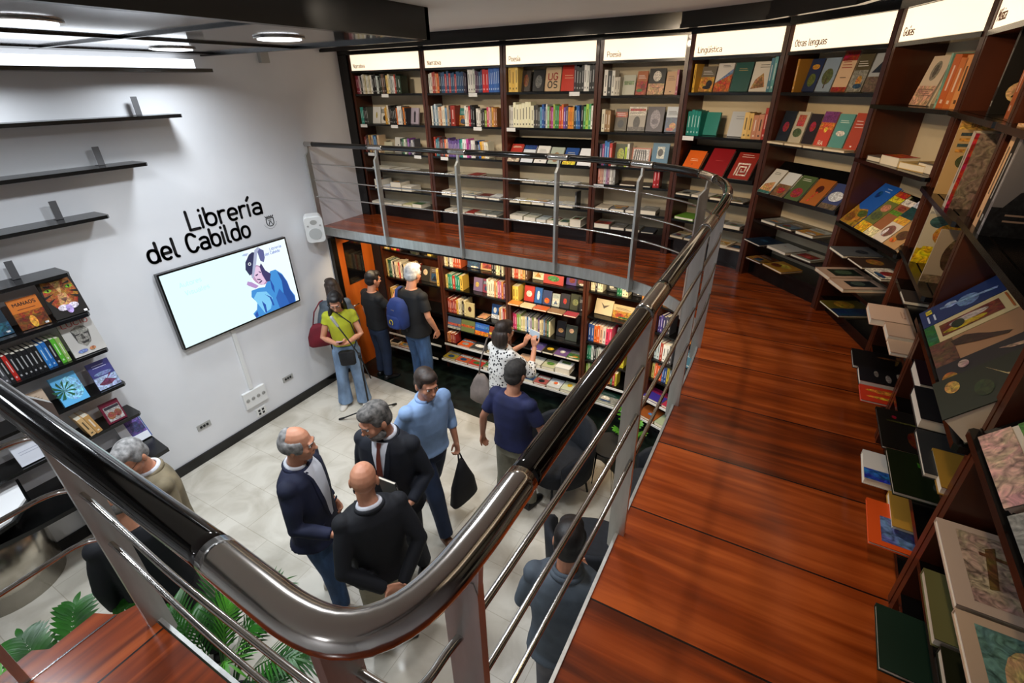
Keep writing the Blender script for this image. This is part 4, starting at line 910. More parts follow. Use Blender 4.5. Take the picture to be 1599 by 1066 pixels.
# Guías
r_ = row('gu', 0, G2); r_.gap(.2).fo(.17, .25, 'd8c4ac', [('e', .5, .7, .22, .2, '#888070'), ('e', .5, .7, .1, .13, '#4c4438'), ('r', .0, .0, 1, .4, '#d0a488'), ('q', .1, .2, .9, .32, 4, '#7c5448')], y=.08, desc='cream cover with an oval portrait').fo(.1, .23, '4c2c28', [('r', .1, .5, .9, .6, '#c89848'), ('q', .1, .2, .9, .4, 3, '#b03c30')], y=.14).sp('88b8a8', .014, .25, .16).sp('c8642c d07434', .05, .25, .18, lean=4).sp('e09858', .05, .24, .18)
r_ = row('gu', 1, G3); r_.gap(.08).fl(.13, .18, .03, '68605c', y=-.02, yaw=6).fl(.17, .12, .05, 'd8d0c0', [('r', 0, 0, 1, 1, '#c8501c')], y=-.01, yaw=4, desc='stack of small orange guides').fl(.2, .2, .035, 'c8a864', y=.0, yaw=8).fl(.2, .2, .05, '6c6458', y=.03)
r_ = row('gu', 2, G2)
r_.disp_(.20, .33, '1c58b0', [('p', [(0, 0), (1, 0), (1, .30), (.7, .42), (.3, .36), (0, .44)], '#a87c28'), ('e', .7, .3, .25, .08, '#50602c'), ('e', .3, .15, .25, .1, '#7c5420'), ('q', .45, .84, .75, .90, 2, '#88a8e0'), ('e', .35, .75, .12, .08, '#0c3880')], desc='tall blue and yellow travel guide on the slope', t=.016)
r_.disp_(.12, .31, '687038', [('r', 0, .88, 1, 1, '#b82c24'), ('r', 0, .76, 1, .88, '#d8c830'), ('r', 0, .0, 1, .22, '#d8a828'), ('e', .5, .6, .35, .09, '#c88868'), ('e', .5, .4, .4, .1, '#505c3c')], desc='narrow travel guide with red and yellow top', dx=.006)
r_.disp_(.12, .28, '98603c', [('r', 0, .86, 1, 1, '#e8e0d8'), ('r', 0, .6, 1, .7, '#5c8c2c'), ('r', 0, 0, 1, .22, '#e8dca8'), ('e', .5, .78, .3, .06, '#883c34')], desc='narrow travel guide with green band', dx=.006)
r_.disp_(.12, .29, 'd8ccbc', [('r', 0, .85, 1, 1, '#c8d0e0'), ('r', 0, .6, 1, .85, '#1c4448'), ('r', 0, .45, 1, .6, '#d8a838'), ('e', .5, .25, .4, .14, '#885c50'), ('e', .35, .2, .12, .1, '#e8e0e4')], desc='travel guide with dark teal title panel', dx=.008, t=.03)
r_.disp_(.13, .28, 'b08858', [('r', .1, .64, .9, .9, '#6c3428'), ('q', .3, .74, .7, .8, 2, '#d8c0a0'), ('e', .5, .3, .35, .12, '#5c3c24'), ('e', .3, .15, .2, .06, '#c85c24')], desc='brown travel guide at the right end of the slope', t=.03)
row('gu', 3, G3).gap(.05).fl(.22, .25, .02, '55585c', [('e', .6, .6, .2, .15, '#2c3038')], y=-.07).fl(.2, .24, .016, '3c2c24', [('e', .5, .5, .3, .2, '#98682c')], y=-.05).fl(.2, .24, .016, '484844', y=-.04)
row('gu', 4, G3).fl(.22, .28, .026, 'c8a890', [('r', .2, .2, .85, .85, '#283428'), ('e', .5, .5, .2, .2, '#4c6048')], y=-.10, yaw=3, desc='tan book with a dark landscape picture').fl(.2, .28, .026, 'c8a890', [('r', .25, .25, .8, .85, '#1c2428'), ('e', .5, .5, .2, .15, '#48544c')], y=-.10, yaw=3, desc='second tan book with a dark picture, beside its twin')
row('gu', 5, G3).gap(.12).fl(.27, .26, .014, '5c5018', [('e', .3, .5, .25, .25, '#a88428'), ('r', .55, 0, 1, 1, '#1c3458')], y=-.06, yaw=4, desc='book with yellow hillside and blue sky cover')
# Música
r_ = row('mu', 0, G2)
def cover_end(r, xs, w, h, t, col, art, desc, y=-0.02, lean=3):
    """a standing book, spine out, whose front cover faces along the shelf"""
    r.i += 1; r.x = xs
    add_book(r.L @ T(xs, y, r.z) @ rot(lean, 'Y') @ SPINE, w, h, t, '#' + col, art, r.lab(desc, True), r.g, big=2.0)
    r.x = xs + t + .012
cover_end(r_, .30, .24, .31, .03, '12100e', [('e', .32, .28, .2, .13, '#d8b080'), ('e', .52, .42, .14, .1, '#d8b080'), ('e', .5, .38, .045, .035, '#2c1c10'), ('p', [(.56, .46), (.86, .8), (.92, .77), (.62, .42)], '#cfa478'), ('p', [(.25, .5), (.4, .72), (.62, .7), (.72, .6), (.6, .52), (.42, .60)], '#a88060'), ('e', .5, .66, .18, .07, '#5c4430'), ('e', .3, .52, .05, .09, '#b89068'), ('e', .85, .86, .08, .07, '#b88c64'), ('p', [(.2, .22), (.3, .2), (.36, .28), (.32, .33)], '#2c2018')], 'black book with a guitar player on the cover', y=.04)
r_.x = .62; r_.sp('b86030 c87038', .04, .27, .2, y=.03)
r_ = row('mu', 1, G2)
cover_end(r_, .20, .26, .34, .02, 'b89868', [('r', 0, .86, 1, 1, '#d8a050'), ('t', 'LA MUSICA', .15, .89, .05, .7, '#4c3018')] + [('r', .06, .78 - .07 * k, .94, .82 - .07 * k, ['#3c4c50', '#c89040'][k % 2]) for k in range(4)] + [('e', .3, .45, .18, .1, '#40482c'), ('e', .6, .46, .15, .08, '#50503c'), ('r', .2, .04, .95, .34, '#b89878')] + [('r', .22, .08 + .04 * k, .92, .09 + .04 * k, '#5c4430') for k in range(6)], 'music history book with staves on the cover', y=-.02)
cover_end(r_, .52, .22, .31, .05, 'c8bcae', [('r', .0, .0, .06, 1, '#b02428'), ('r', .06, .0, 1, 1, '#8a7868'), ('e', .6, .75, .15, .1, '#4c3c34')], 'white and red thick book with a brown cover', y=-.03, lean=6)
r_ = row('mu', 2, G2)
cover_end(r_, .30, .24, .31, .02, 'c8c0a8', [('r', .0, .82, 1, 1, '#d8d4cc'), ('e', .3, .92, .2, .06, '#b83c24'), ('e', .25, .7, .2, .1, '#3c5c60'), ('e', .8, .65, .2, .14, '#506c88'), ('e', .5, .5, .32, .2, '#c89038'), ('e', .5, .5, .14, .1, '#2c3450'), ('r', 0, .0, 1, .26, '#c8a418'), ('t', 'EL', .62, .06, .12, .25, '#98281c'), ('p', [(0, .0), (.5, .0), (.5, .3), (.1, .3)], '#e8c81c')], 'colourful collage magazine with yellow paper', y=-.03, lean=8)
cover_end(r_, .62, .15, .25, .012, 'a89880', [('e', .5, .55, .25, .3, '#4c3c28'), ('e', .45, .75, .12, .1, '#6c5840'), ('r', 0, 0, 1, .16, '#887458')], 'tan book with a seated figure on the cover', y=-.03, lean=8)
row('mu', 3, G3).gap(.25).fl(.17, .24, .022, '3c3430', [], y=-.02)
row('mu', 4, G3).gap(.15).fl(.23, .28, .035, 'd8b8a0', [('q', .3, .5, .7, .6, 3, '#b89078'), ('e', .7, .55, .02, .02, '#803020')], y=-.12, desc='pale pink book sticking out over the walkway').fl(.17, .24, .035, 'cfae94', [('e', .4, .6, .02, .03, '#803020')], y=-.06, dx=.01).fl(.15, .24, .02, 'd8b494', [('e', .7, .5, .04, .05, '#a83820')], y=-.06)
row('mu', 5, G3).gap(.14).fl(.22, .3, .02, '0e0c0c', [('p', [(.1, .8), (.6, .7), (.62, .66), (.1, .72)], '#7c5830'), ('e', .3, .6, .05, .2, '#604020')], y=-.12, desc='black slim book with gold detail').fl(.17, .26, .03, '141418', [('e', .3, .7, .2, .05, '#c8b8a8'), ('e', .6, .5, .25, .05, '#98908c'), ('e', .4, .3, .2, .04, '#807870')], y=-.10).fl(.16, .24, .014, 'c83418', [('e', .3, .5, .12, .4, '#e09830'), ('e', .7, .5, .08, .4, '#e0a030')], y=-.10, desc='red and yellow booklet')
# nearest full bookcase
r_ = row('ar', 0, G2); r_.gap(.1).sp('b05820', .05, .3, .25).fo(.25, .3, '5c2814', t=.03)
r_ = row('ar', 1, G2); r_.gap(.10).sp('d8b088', .05, .34, .24, y=-.02, lean=5, jit=0).sp('141a18', .045, .32, .24, y=-.02, lean=5, jit=0).sp('c0a898 a83838 d0b8a8', .010, .31, .24, y=-.02, lean=5, jit=0)
cover_end(r_, r_.x + .004, .27, .33, .03, '8c8888', [('r', .0, .0, 1, .3, '#242426'), ('p', [(.1, .3), (.2, .45), (.5, .55), (.85, .5), (1, .42), (1, .0), (0, .0)], '#2a2a2c'), ('e', .62, .64, .22, .17, '#3a3838'), ('e', .6, .7, .1, .09, '#6c6864'), ('t', 'BI', .55, .88, .06, .2, '#1c1c1c'), ('q', .15, .16, .85, .22, 2, '#c0a088')], 'large grey book with a bust portrait', y=-.03, lean=5)
r_ = row('ar', 2, G2)
r_.x = .05
r_.disp_(.165, .36, '1c3468', [('e', .55, .45, .3, .1, '#6c88b0'), ('e', .35, .3, .15, .06, '#b0c0d8'), ('p', [(.3, .2), (.4, .2), (.7, .7), (.6, .72)], '#8ca8cc'), ('q', .25, .88, .75, .92, 2, '#a8b8d8'), ('r', .15, .06, .4, .12, '#e0c838'), ('q', .5, .06, .9, .12, 2, '#d8dce8')], desc='blue art book at the top of the slope', t=.03, dx=.006)
r_.disp_(.165, .35, 'e0c890', [('r', 0, .9, 1, 1, '#88b898'), ('r', 0, 0, 1, .1, '#1c6c34'), ('r', .2, .14, .8, .68, '#7c2c1c'), ('e', .4, .4, .14, .18, '#c8b8a8'), ('e', .65, .35, .12, .2, '#c8a81c'), ('e', .5, .3, .2, .06, '#182c1c'), ('q', .1, .74, .9, .84, 3, '#b05c1c')], desc='cream and green art book with a red painting', t=.03, dx=.006)
r_.disp_(.175, .36, 'b08058', [('r', .55, .72, 1, .96, '#e08838'), ('q', .62, .80, .92, .88, 2, '#8c4818'), ('r', 0, 0, 1, .2, '#6c4430'), ('p', [(.15, .18), (.4, .2), (.62, .38), (.8, .58), (.74, .62), (.5, .48), (.3, .4), (.12, .3)], '#3c241c')], desc='sepia art book with a reclining figure', t=.03, dx=.006)
r_.disp_(.21, .38, '201e24', [('r', 0, .72, 1, 1, '#382828'), ('q', .4, .8, .85, .9, 3, '#a08478'), ('p', [(.18, .45), (.3, .52), (.42, .72), (.3, .7)], '#d0a888'), ('e', .2, .2, .12, .04, '#c09890'), ('e', .5, .08, .2, .06, '#a86820'), ('r', .62, .42, .9, .55, '#482830')], desc='dark art book with a pale hand', t=.035, dx=.006)
r_.disp_(.21, .38, '1c2414', [('p', [(.1, .35), (.45, .45), (.62, .6), (.9, .62), (.6, .48)], '#c8b078'), ('e', .3, .12, .16, .05, '#c8a048'), ('e', .6, .3, .2, .06, '#2c3c1c'), ('r', .1, .72, .7, .92, '#8c6c1c'), ('r', .2, .78, .6, .84, '#b04c18'), ('r', .75, .75, .95, .95, '#a89018')], desc='dark green art book at the low end of the slope', t=.09, dx=.006)
row('ar', 3, G3).gap(.1).fl(.22, .25, .05, '1e0c14', [], y=-.02, desc='thick dark plum book').fl(.24, .27, .045, '17171a', [], y=-.04, desc='thick black book').gap(.02).fl(.25, .28, .02, '26282a', [], y=-.05).fl(.2, .25, .03, '98742c', [], y=-.02, desc='ochre book')
row('ar', 4, G3).gap(.15).fl(.3, .3, .012, '161410', [('e', .3, .6, .2, .1, '#4c4420'), ('e', .2, .2, .04, .03, '#a83018'), ('e', .7, .4, .2, .1, '#5c2c10'), ('r', .3, .1, .34, .9, '#505024'), ('r', .1, .5, .5, .53, '#6c6830')], y=-.09, yaw=2, desc='black slim book with a faint grid').fl(.26, .3, .018, '142008', [('p', [(.2, .3), (.6, .9), (.65, .86), (.3, .3)], '#4c8c28'), ('e', .7, .5, .15, .1, '#3c443c')], y=-.07, yaw=2, desc='dark green book with a leaf')
row('ar', 5, G3).gap(.28).fl(.2, .27, .03, 'd0c8bc', [('r', .15, .5, .6, .85, '#384048'), ('p', [(.2, .55), (.5, .8), (.55, .6)], '#8c949c'), ('r', .65, .0, 1, .5, '#2858a0')], y=-.10, desc='white book with a grey and blue picture').gap(.02).fl(.2, .28, .03, 'b88834', [('q', .3, .5, .6, .56, 2, '#583810')], y=-.02, desc='ochre book half hidden').x = .18
r_ = row('ar', 5, G3); r_.i = 3; r_.gap(.58).fl(.24, .26, .014, 'd04c14', [('r', .35, .15, .9, .85, '#5c6c9c'), ('e', .6, .5, .15, .2, '#303c64')], y=-.09, desc='orange booklet with a blue picture')
# bottom right corner bookcase
row('na', 0, G2).gap(.1).fo(.25, .3, '5c2814', t=.03)
row('na', 1, G2).gap(.1).fo(.25, .3, '3c2014', t=.03)
r_ = row('na', 2, G2); r_.x = .10
r_.disp_(.27, .34, 'd8cdbc', [('e', .3, .9, .25, .05, '#c05818'), ('e', .6, .84, .3, .05, '#b04c14'), ('e', .2, .78, .12, .03, '#d87028'), ('e', .35, .62, .06, .04, '#c0b8b0'), ('r', 0, .42, 1, .5, '#3c6c24'), ('r', 0, .32, 1, .38, '#4c7c2c'), ('r', 0, .24, 1, .28, '#588834'), ('r', 0, 0, 1, .2, '#c8a090')], desc='white book with orange branches and green lines', t=.03)
r_.disp_(.27, .34, 'a8583c', t=.03)
row('na', 3, G3).gap(.02).fl(.30, .38, .02, 'b4a090', [('r', .08, .1, .9, .85, '#a08c78'), ('p', [(.1, .7), (.3, .85), (.6, .75), (.8, .8), (.8, .76), (.5, .68), (.3, .78)], '#6c4c2c'), ('p', [(.3, .2), (.34, .2), (.4, .6), (.36, .62)], '#5c4028'), ('p', [(.2, .3), (.7, .25), (.72, .2), (.25, .24)], '#604428'), ('e', .3, .42, .18, .05, '#8c6c4c'), ('e', .6, .5, .2, .04, '#7c6044')], y=-.03, yaw=1, desc='large tan book with a bare tree drawing').fl(.32, .38, .02, 'b8a088', [('r', .08, .08, .96, .86, '#5c8078'), ('e', .5, .3, .32, .14, '#c0a070'), ('p', [(.1, .6), (.5, .75), (.9, .7), (.5, .68)], '#2c4440'), ('e', .6, .25, .15, .07, '#a07c48')], y=-.03, yaw=1, desc='large blue-green book with a sailing boat')
row('na', 4, G3).gap(.05).fl(.24, .3, .03, '6c6c44', [('r', .12, .4, .16, .6, '#30301c'), ('r', .5, .3, .52, .6, '#4c4c30')], y=-.01, desc='olive book lying flat').fl(.24, .3, .03, '1c2010', [('e', .5, .5, .2, .2, '#30342c')], y=.0, desc='dark olive book lying flat')
row('na', 5, G3).gap(.085).fl(.22, .34, .018, '0e2418', [('e', .35, .6, .09, .06, '#b8c0a0'), ('e', .35, .6, .06, .04, '#0e2418'), ('q', .15, .5, .25, .56, 2, '#98a088')], y=-.08, desc='dark green booklet with a round emblem').fl(.25, .32, .018, '9c5c44', [('r', .3, .2, .36, .9, '#7c3c34'), ('r', .15, .1, .9, .12, '#8c4c3c')], y=-.03, desc='terracotta booklet')

# ------------------------------------------------------------------ lower bookcases, under the mezzanine
LOW = [('b1', (-4.98, 5.0), (-3.92, 5.0)), ('b2', (-3.92, 5.0), (-2.87, 5.0)), ('b3', (-2.87, 5.0), (-1.82, 5.0)), ('b4', (-1.82, 5.0), (-1.0, 4.95)), ('b5', (-1.0, 4.95), (-0.2, 4.65)), ('b6', (-0.2, 4.65), (0.37, 4.05))]
LL = [[1.70, 1.28, 0.88, 0.62, 0.40, 0.24], [1.60, 1.28, 0.91, 0.68, 0.47, 0.26], [1.60, 1.28, 0.88, 0.66, 0.46, 0.26], [1.62, 1.30, 0.96, 0.70, 0.47, 0.27], [1.62, 1.30, 0.96, 0.70, 0.47, 0.27], [1.62, 1.30, 0.96, 0.70, 0.47, 0.27]]
LN = ['lower bookcase beside the orange door', 'lower bookcase behind the man with the backpack', 'lower bookcase behind the woman taking a photo', 'lower bookcase crossed by the near railing', 'lower bookcase seen through the railing posts', 'last lower bookcase at the right under the walkway']
for (k, A_, B_), lv, lb in zip(LOW, LL, LN):
    bookcase(k, lb, A_, B_, 0.0, 1.97, lv, 0.32, plinth_in=0.0, ext={4: 0.10, 5: 0.20}, backs=False)
LG = 'books on the lower shelves under the mezzanine'
def lrow(k, l): return Row(k, l, f"on {NM[l]} shelf, {dict(b1='first', b2='second', b3='third', b4='fourth', b5='fifth', b6='last')[k]} case downstairs", LG)
lrow('b1', 0).sp('d8b048 e8dcc0 e0c060 283c28 b84820 d06030 e8c848 c02028 b82830 40302c', .03).gap(.1).fo(.14, .18, 'd8c8b0').gap(.05).fo(.15, .19, '302418').sp('e0b850 e8c860', .035)
lrow('b1', 1).sp('d8c078 204830 28583c e8e0c8 40302c e8d8b8 e0c898 c83828 e8dcc0 2c2c28 e8d4a8 e8c880 d8a050 e0b468', .032, .24, .16).sp('50281c 702820 a03828', .03, .22, .16).gap(.03).fo(.15, .22, '2c2820', [('e', .5, .6, .25, .2, '#d8c098')], y=.1).fo(.15, .22, '5c4c38', y=.1).sp('e8c060 e8c86c e0b850', .04, .25, .16)
lrow('b1', 2).sp('e0b058 e0b45c dcb058', .04, .2, .17).sp('e8d898 302848 e8e4dc 5c3028 e8dcbc 40302c e8cc90 d0b070', .035, .2, .17)
lrow('b1', 3).fl(.15, .2, .1, 'd8d4cc').gap(.1).fo(.2, .12, '6c2430')
lrow('b1', 4).sp('8c3c2c 70302c b89060', .03, .14)
lrow('b1', 5).fl(.2, .2, .03, 'd8c8b4', y=-.18).fl(.2, .2, .03, 'a8402c', y=-.18).fl(.2, .2, .03, '7c6c54', y=-.18)
lrow('b2', 0).sp('e8dcc4 e0cc90 40342c e8e0d0 e0dcc8 b04c2c c05830 a84430 c86038', .03, .2, .15).gap(.05).fo(.2, .16, '48382c').fo(.2, .17, 'c0a070').sp('1c1c1c 202020', .03, .2).sp('e8dcb8 e8d8a8 2c2c2c e8e0c0', .028, .2)
lrow('b2', 1).sp('e0c470 28785c 389878 b83828 288870 28886c e0b850', .038, .2, .16).gap(.12).fo(.14, .18, '7c6888', [('e', .4, .5, .2, .2, '#c8b060')], y=.12).fo(.1, .18, '8c3c50').sp('ece4d4 e8dcc4 ece0c8 e8e0d0 d88c50 ccc098 c05880 a87090 e08848 7c4c68 e8c868 e0a060 e8d080 e8cc78', .027, .22, .15)
lrow('b2', 2).sp('a03c30 c05c3c 8c302c b04838 a84434 e8b850 e8dcc0 d0c8a0 40382c e8d8a0', .03, .21, .17).fo(.14, .2, 'c8b884', [('e', .5, .55, .2, .2, '#4c3020')], lean=4, y=.04).gap(.02).fl(.17, .2, .02, '2c2c2c', [('r', .1, .1, .9, .9, '#d8a070')], y=.0).fo(.17, .2, '3c68a8', [('e', .3, .6, .15, .2, '#e0e4e8'), ('e', .7, .4, .15, .2, '#28303c'), ('r', 0, 0, 1, .3, '#d8dce0')], y=.14).sp('e0b078 e8e0d8 b02c34 c86c30 4c3c38 a83040 e07830 c02c34', .028, .22, .15)
lrow('b2', 3).fo(.22, .17, '50607c', [('r', 0, .3, 1, .5, '#b86040'), ('r', 0, .0, 1, .2, '#a8a498')], y=.0).fo(.22, .17, '6c7444', [('r', 0, .4, 1, .6, '#b85c2c')], y=0).fo(.22, .17, '2858a8', [('r', 0, .6, 1, .85, '#5080c8'), ('r', 0, 0, 1, .35, '#d87828')], y=0).fo(.14, .16, '8c3c28', [('r', 0, .3, 1, .5, '#d8c050')], y=0)
lrow('b2', 4).sp('c06c38 e09050 a83828 b85c34 98302c', .028, .15, .14, y=-.05).gap(.05).fl(.2, .2, .02, 'c8501c', y=-.09).fl(.26, .2, .02, '3c3c3c', [('e', .4, .5, .3, .2, '#e0ddd4')], y=-.09).fl(.2, .2, .03, '8c7c60', y=-.09)
lrow('b2', 5).fl(.2, .2, .03, '8c7c2c', y=-.19).fl(.2, .2, .03, 'a8502c', y=-.19).fl(.22, .2, .03, 'a83028', y=-.19).gap(.02).fl(.2, .2, .05, 'd8d0c0', y=-.19)
lrow('b3', 0).sp('e8e0cc c05030 b84830 e8c8a0 d07848 c8a468 5c4030', .03, .2, .16).gap(.03).fo(.15, .18, 'e0d8c0').gap(.02).fo(.26, .17, 'a83830', [('e', .5, .4, .3, .2, '#3c7c3c'), ('r', 0, .7, 1, 1, '#d8b890')], y=.05).fo(.15, .18, '503c80').fo(.15, .18, 'b89878').sp('e8c878', .03)
lrow('b3', 1).sp('e0c050 e8cc60', .04, .2, .2).gap(.04).fo(.14, .2, 'c03c34', [('e', .5, .5, .3, .2, '#e8dcd0')]).fo(.1, .2, '2c60a8', [('e', .5, .5, .2, .3, '#d8e4ec')]).fo(.12, .18, '38446c', [('e', .5, .3, .3, .2, '#d87028')]).fo(.1, .16, 'a8b4b0').fo(.12, .18, '303038', [('e', .5, .5, .2, .2, '#b84c30')]).fo(.13, .2, '3c4030', [('e', .5, .5, .3, .2, '#7c8458')]).fo(.12, .18, '282830').sp('e8e8e4', .02)
r_ = lrow('b3', 1); r_.i = 12
for q, c in ((.16, 'c88440'), (.17, 'e0c8a0'), (.18, 'c05c28'), (.2, '8c6c50'), (.16, 'a03848')): r_.fl(q, .12, .02, c, y=-.10, big=.8)
lrow('b3', 2).sp('c0305c d8386c 80a848 a0b868 ece0b0 e8d898 e0e0d8 3c68a0 e8ecf0 b8a8c0 78884c e8e0c4 c0b890 684c7c e8dcb0 d0bc90 5878a0 6c5438 306848 e8e0b8', .0255, .22, .16).gap(.05).fo(.12, .2, '202028', [('e', .5, .4, .3, .15, '#a88458')], y=.12).gap(.02).fo(.15, .2, '38403c', [('e', .5, .65, .2, .15, '#c09c80')], y=.06).sp('e4e4e0 dcdcdc', .06, .2, .1, y=.02)
lrow('b3', 3).gap(.3).fl(.15, .2, .03, '5c4c88', y=-.04).fl(.15, .2, .03, '28241c', [('e', .5, .5, .3, .2, '#d8b030')], y=-.04).fl(.17, .2, .03, '6c5080', [('e', .5, .5, .2, .2, '#d8d4cc')], y=-.04).fl(.17, .2, .03, '908878', y=-.04)
lrow('b3', 4).gap(.1).fl(.17, .2, .03, 'c8a080', y=-.09).fl(.18, .2, .04, 'c8c8c0', y=-.09).fl(.18, .2, .04, 'b8b898', [('e', .5, .5, .3, .2, '#5c8c3c')], y=-.09).fl(.2, .2, .08, 'e0e0dc', [('r', .2, .6, .8, .9, '#6c8c4c')], y=-.09)
lrow('b3', 5).gap(.02).fl(.17, .2, .04, 'd8d4c8', y=-.19).fl(.2, .2, .04, 'c8ccc4', y=-.19).fl(.17, .2, .03, '98504c', y=-.19).fl(.18, .2, .03, 'c8ccd0', [('e', .5, .5, .3, .3, '#e8e8e4'), ('e', .5, .5, .15, .15, '#d86030')], y=-.19).fl(.17, .2, .04, 'c0c8b0', [('e', .5, .6, .2, .2, '#d8b828')], y=-.19)
lrow('b4', 0).sp('e8dcbc e0d4b0 28282c e8e0c8 e0d8b8', .028, .2, .15).gap(.02).fo(.14, .18, 'c09070').sp('206848 287850 e8dcc0 e8d8b0', .032, .2).gap(.03).fo(.12, .2, '1c1c24').sp('c88438 e0a858 d8a048', .04, .2)
lrow('b4', 1).gap(.03).fo(.22, .18, 'd8c49c', [('p', [(.5, .4), (.3, .8), (.5, .6), (.8, .7)], '#58483c')], lean=20).fo(.25, .16, 'd8bc8c', lean=10).fo(.18, .16, 'c88c40')
lrow('b4', 2).sp('2c4c8c 3c5c9c e87838 e8682c e8b090 e8dcd0 e84468 d83c60', .036, .22, .2, jit=.05).gap(.02).fo(.25, .2, 'b8c8cc', lean=20)
lrow('b4', 3).sp('1c7050 28805c d8e0dc 2c2c2c a0a8a0 d8d8d0 c0c4c0 c8ccc8', .03, .2, .16).gap(.04).sp('c83c3c 28888c 1c7888 2c5c98 d8c430 e0d040', .03, .2)
lrow('b4', 4).sp('90b848 d8e0a8 5c9c48 e8e4a0 3c8040', .025, .16).sp('c88c30 d8c430 7c4c88 682c78 b8583c e0c838 98406c e08838 3c8c50 c83c3c d8c840', .027, .18, y=-.04)
lrow('b4', 5).fl(.22, .24, .03, 'c0ccc8', y=-.19).fl(.26, .24, .03, '2c5c44', y=-.19).fl(.22, .22, .03, '2448b8', [('e', .5, .5, .2, .2, '#2c70c8')], y=-.19)
lrow('b5', 0).sp('38281c c88c48 b87c3c 38302c d8b078', .03, .18).gap(.1).fo(.2, .16, '303848')
lrow('b5', 1).sp('38306c 483c80 302c54 3c3c50 2c2c30', .03, .2).gap(.1).sp('44506c 8c7c58 404c60 c88c4c b0743c', .03, .2)
lrow('b5', 2).sp('b8c8cc c0ccd0 a84434 e8e8e4 e0e0dc 505054', .035, .22, .2).gap(.06).fo(.2, .2, '3c6478')
lrow('b5', 3).sp('c8b868 e8683c e0602c d0582c 3c5c9c 2c4c8c c0b040 707c84 2c3c4c a8a49c c8a838 e0cc38', .03, .2, .18)
lrow('b5', 4).fl(.24, .24, .03, '382c88', [('r', 0, .6, 1, 1, '#7c1c48')], y=-.09).fl(.24, .24, .03, 'a82c48', y=-.09).fl(.2, .22, .03, '6c7c8c', y=-.09)
lrow('b5', 5).fl(.24, .24, .03, '8c4c20', [('e', .6, .4, .15, .1, '#4c80b8')], y=-.19).fl(.24, .24, .04, 'a0ac8c', [('e', .6, .5, .2, .2, '#384c30')], y=-.19)
for l, cs in ((2, '505860 8c949c 3c4854 c8ccd0 606870 303840'), (3, '3c4858 b8bcc0 70787c a8a498 4c5864')): lrow('b6', l).sp(cs, .035, .2)

# ------------------------------------------------------------------ left wall shelves
LWZ = [(3.93, 3.18), (3.57, 2.77), (3.21, 2.35), (2.85, 1.92), (2.48, 1.50), (2.12, 1.51), (1.77, 1.52), (1.41, 1.53), (1.07, 1.54)]
LWN = ['black wall shelf with the bright light strip above it', 'second black wall shelf from the ceiling, bare, holding one bracket', 'third black wall shelf from the ceiling, bare', 'fourth black wall shelf from the ceiling, bare, level with the lettering', 'short bare wall shelf just above the tiger book',
       'wall shelf carrying the tiger book and the orange book', 'wall shelf carrying the row of thin dark spines', 'wall shelf carrying the palm tree book', 'lowest wall shelf, with the maroon book']
M_bend = mat('bookend_steel', '#6e6e70', 0.45, 0.6)
for i, ((z, ye), lb) in enumerate(zip(LWZ, LWN)):
    t = empty('wall_shelf', (XL, ye, z - 0.028), label=lb, cat='shelf', group=None)
    m = MB(); m.prism([(0.0, -4.0), (0.235, -4.0), (0.26, -3.98), (0.26, -0.02), (0.235, 0.0), (0.0, 0.0)], 0, 0.028); m.build('board', M_black, t)
    if i == 0:
        m = MB(); m.box((0, -4.0, 0.03), (0.235, -0.16, 0.10)); m.build('light_box', M_signc, t)
    if i in (1, 2, 3, 4):
        m = MB(); m.box((0.08, -0.30, 0.028), (0.083, -0.25, 0.175)); m.box((0.02, -0.30, 0.028), (0.083, -0.25, 0.031)); m.build('bookend', M_bend, t)
for i, (z, ye) in enumerate(LWZ):
    CASES['w%d' % i] = (Matrix(((0, -1, 0, XL + 0.26), (1, 0, 0, 0), (0, 0, 1, 0), (0, 0, 0, 1))), 3.0, [z], 0, None)
def wrow(i, sn, x):
    r = Row('w%d' % i, 0, sn, 'books on the white wall shelves'); r.x = x; return r
wrow(5, 'on the tiger book shelf', 0.84).fo(.20, .27, '0c2838', [('r', 0, 0, 1, .35, '#1c5468'), ('r', .8, .05, .92, .1, '#e8e8e8')], y=.1, lean=14, desc='dark blue book', dx=.04).fo(.185, .24, 'd07018', [('r', 0, 0, 1, .45, '#6c3408'), ('e', .5, .2, .12, .2, '#e8a838'), ('r', 0, .40, 1, .55, '#98480c'), ('t', 'MANAOS', .12, .76, .12, .78, '#2c1404'), ('q', .2, .64, .8, .68, 1, '#6c2c04'), ('r', .8, .03, .92, .09, '#f0f0f0')], y=.07, lean=14, desc='orange sunset book', dx=.03).fo(.23, .31, '16120e',
    [('p', [(.02, .55), (.1, .98), (.5, .94), (.9, .98), (.98, .55), (.8, .28), (.5, .18), (.2, .28)], '#a85c20'), ('p', [(.35, .95), (.5, .6), (.65, .95)], '#d8a868'), ('p', [(.38, .62), (.62, .62), (.68, .35), (.5, .24), (.32, .35)], '#c8905c'), ('p', [(.4, .5), (.6, .5), (.5, .38)], '#70483c'), ('e', .2, .76, .1, .045, '#8cb828'), ('e', .2, .76, .03, .03, '#101008'), ('e', .8, .76, .1, .045, '#8cb828'), ('e', .8, .76, .03, .03, '#101008'),
     ('p', [(.0, .62), (.3, .66), (.02, .56)], '#14100c'), ('p', [(1, .62), (.7, .66), (.98, .56)], '#14100c'), ('p', [(.04, .48), (.3, .54), (.08, .42)], '#14100c'), ('p', [(.96, .48), (.7, .54), (.92, .42)], '#14100c'), ('p', [(.12, .9), (.38, .84), (.14, .84)], '#14100c'), ('p', [(.88, .9), (.62, .84), (.86, .84)], '#14100c'), ('e', .35, .26, .15, .08, '#e8dce8'), ('e', .65, .26, .15, .08, '#e8dce8'), ('e', .5, .2, .1, .12, '#b8a0d8'), ('r', .84, .02, .94, .08, '#f0f0f0')], y=.06, lean=14, desc='black book with a tiger face')
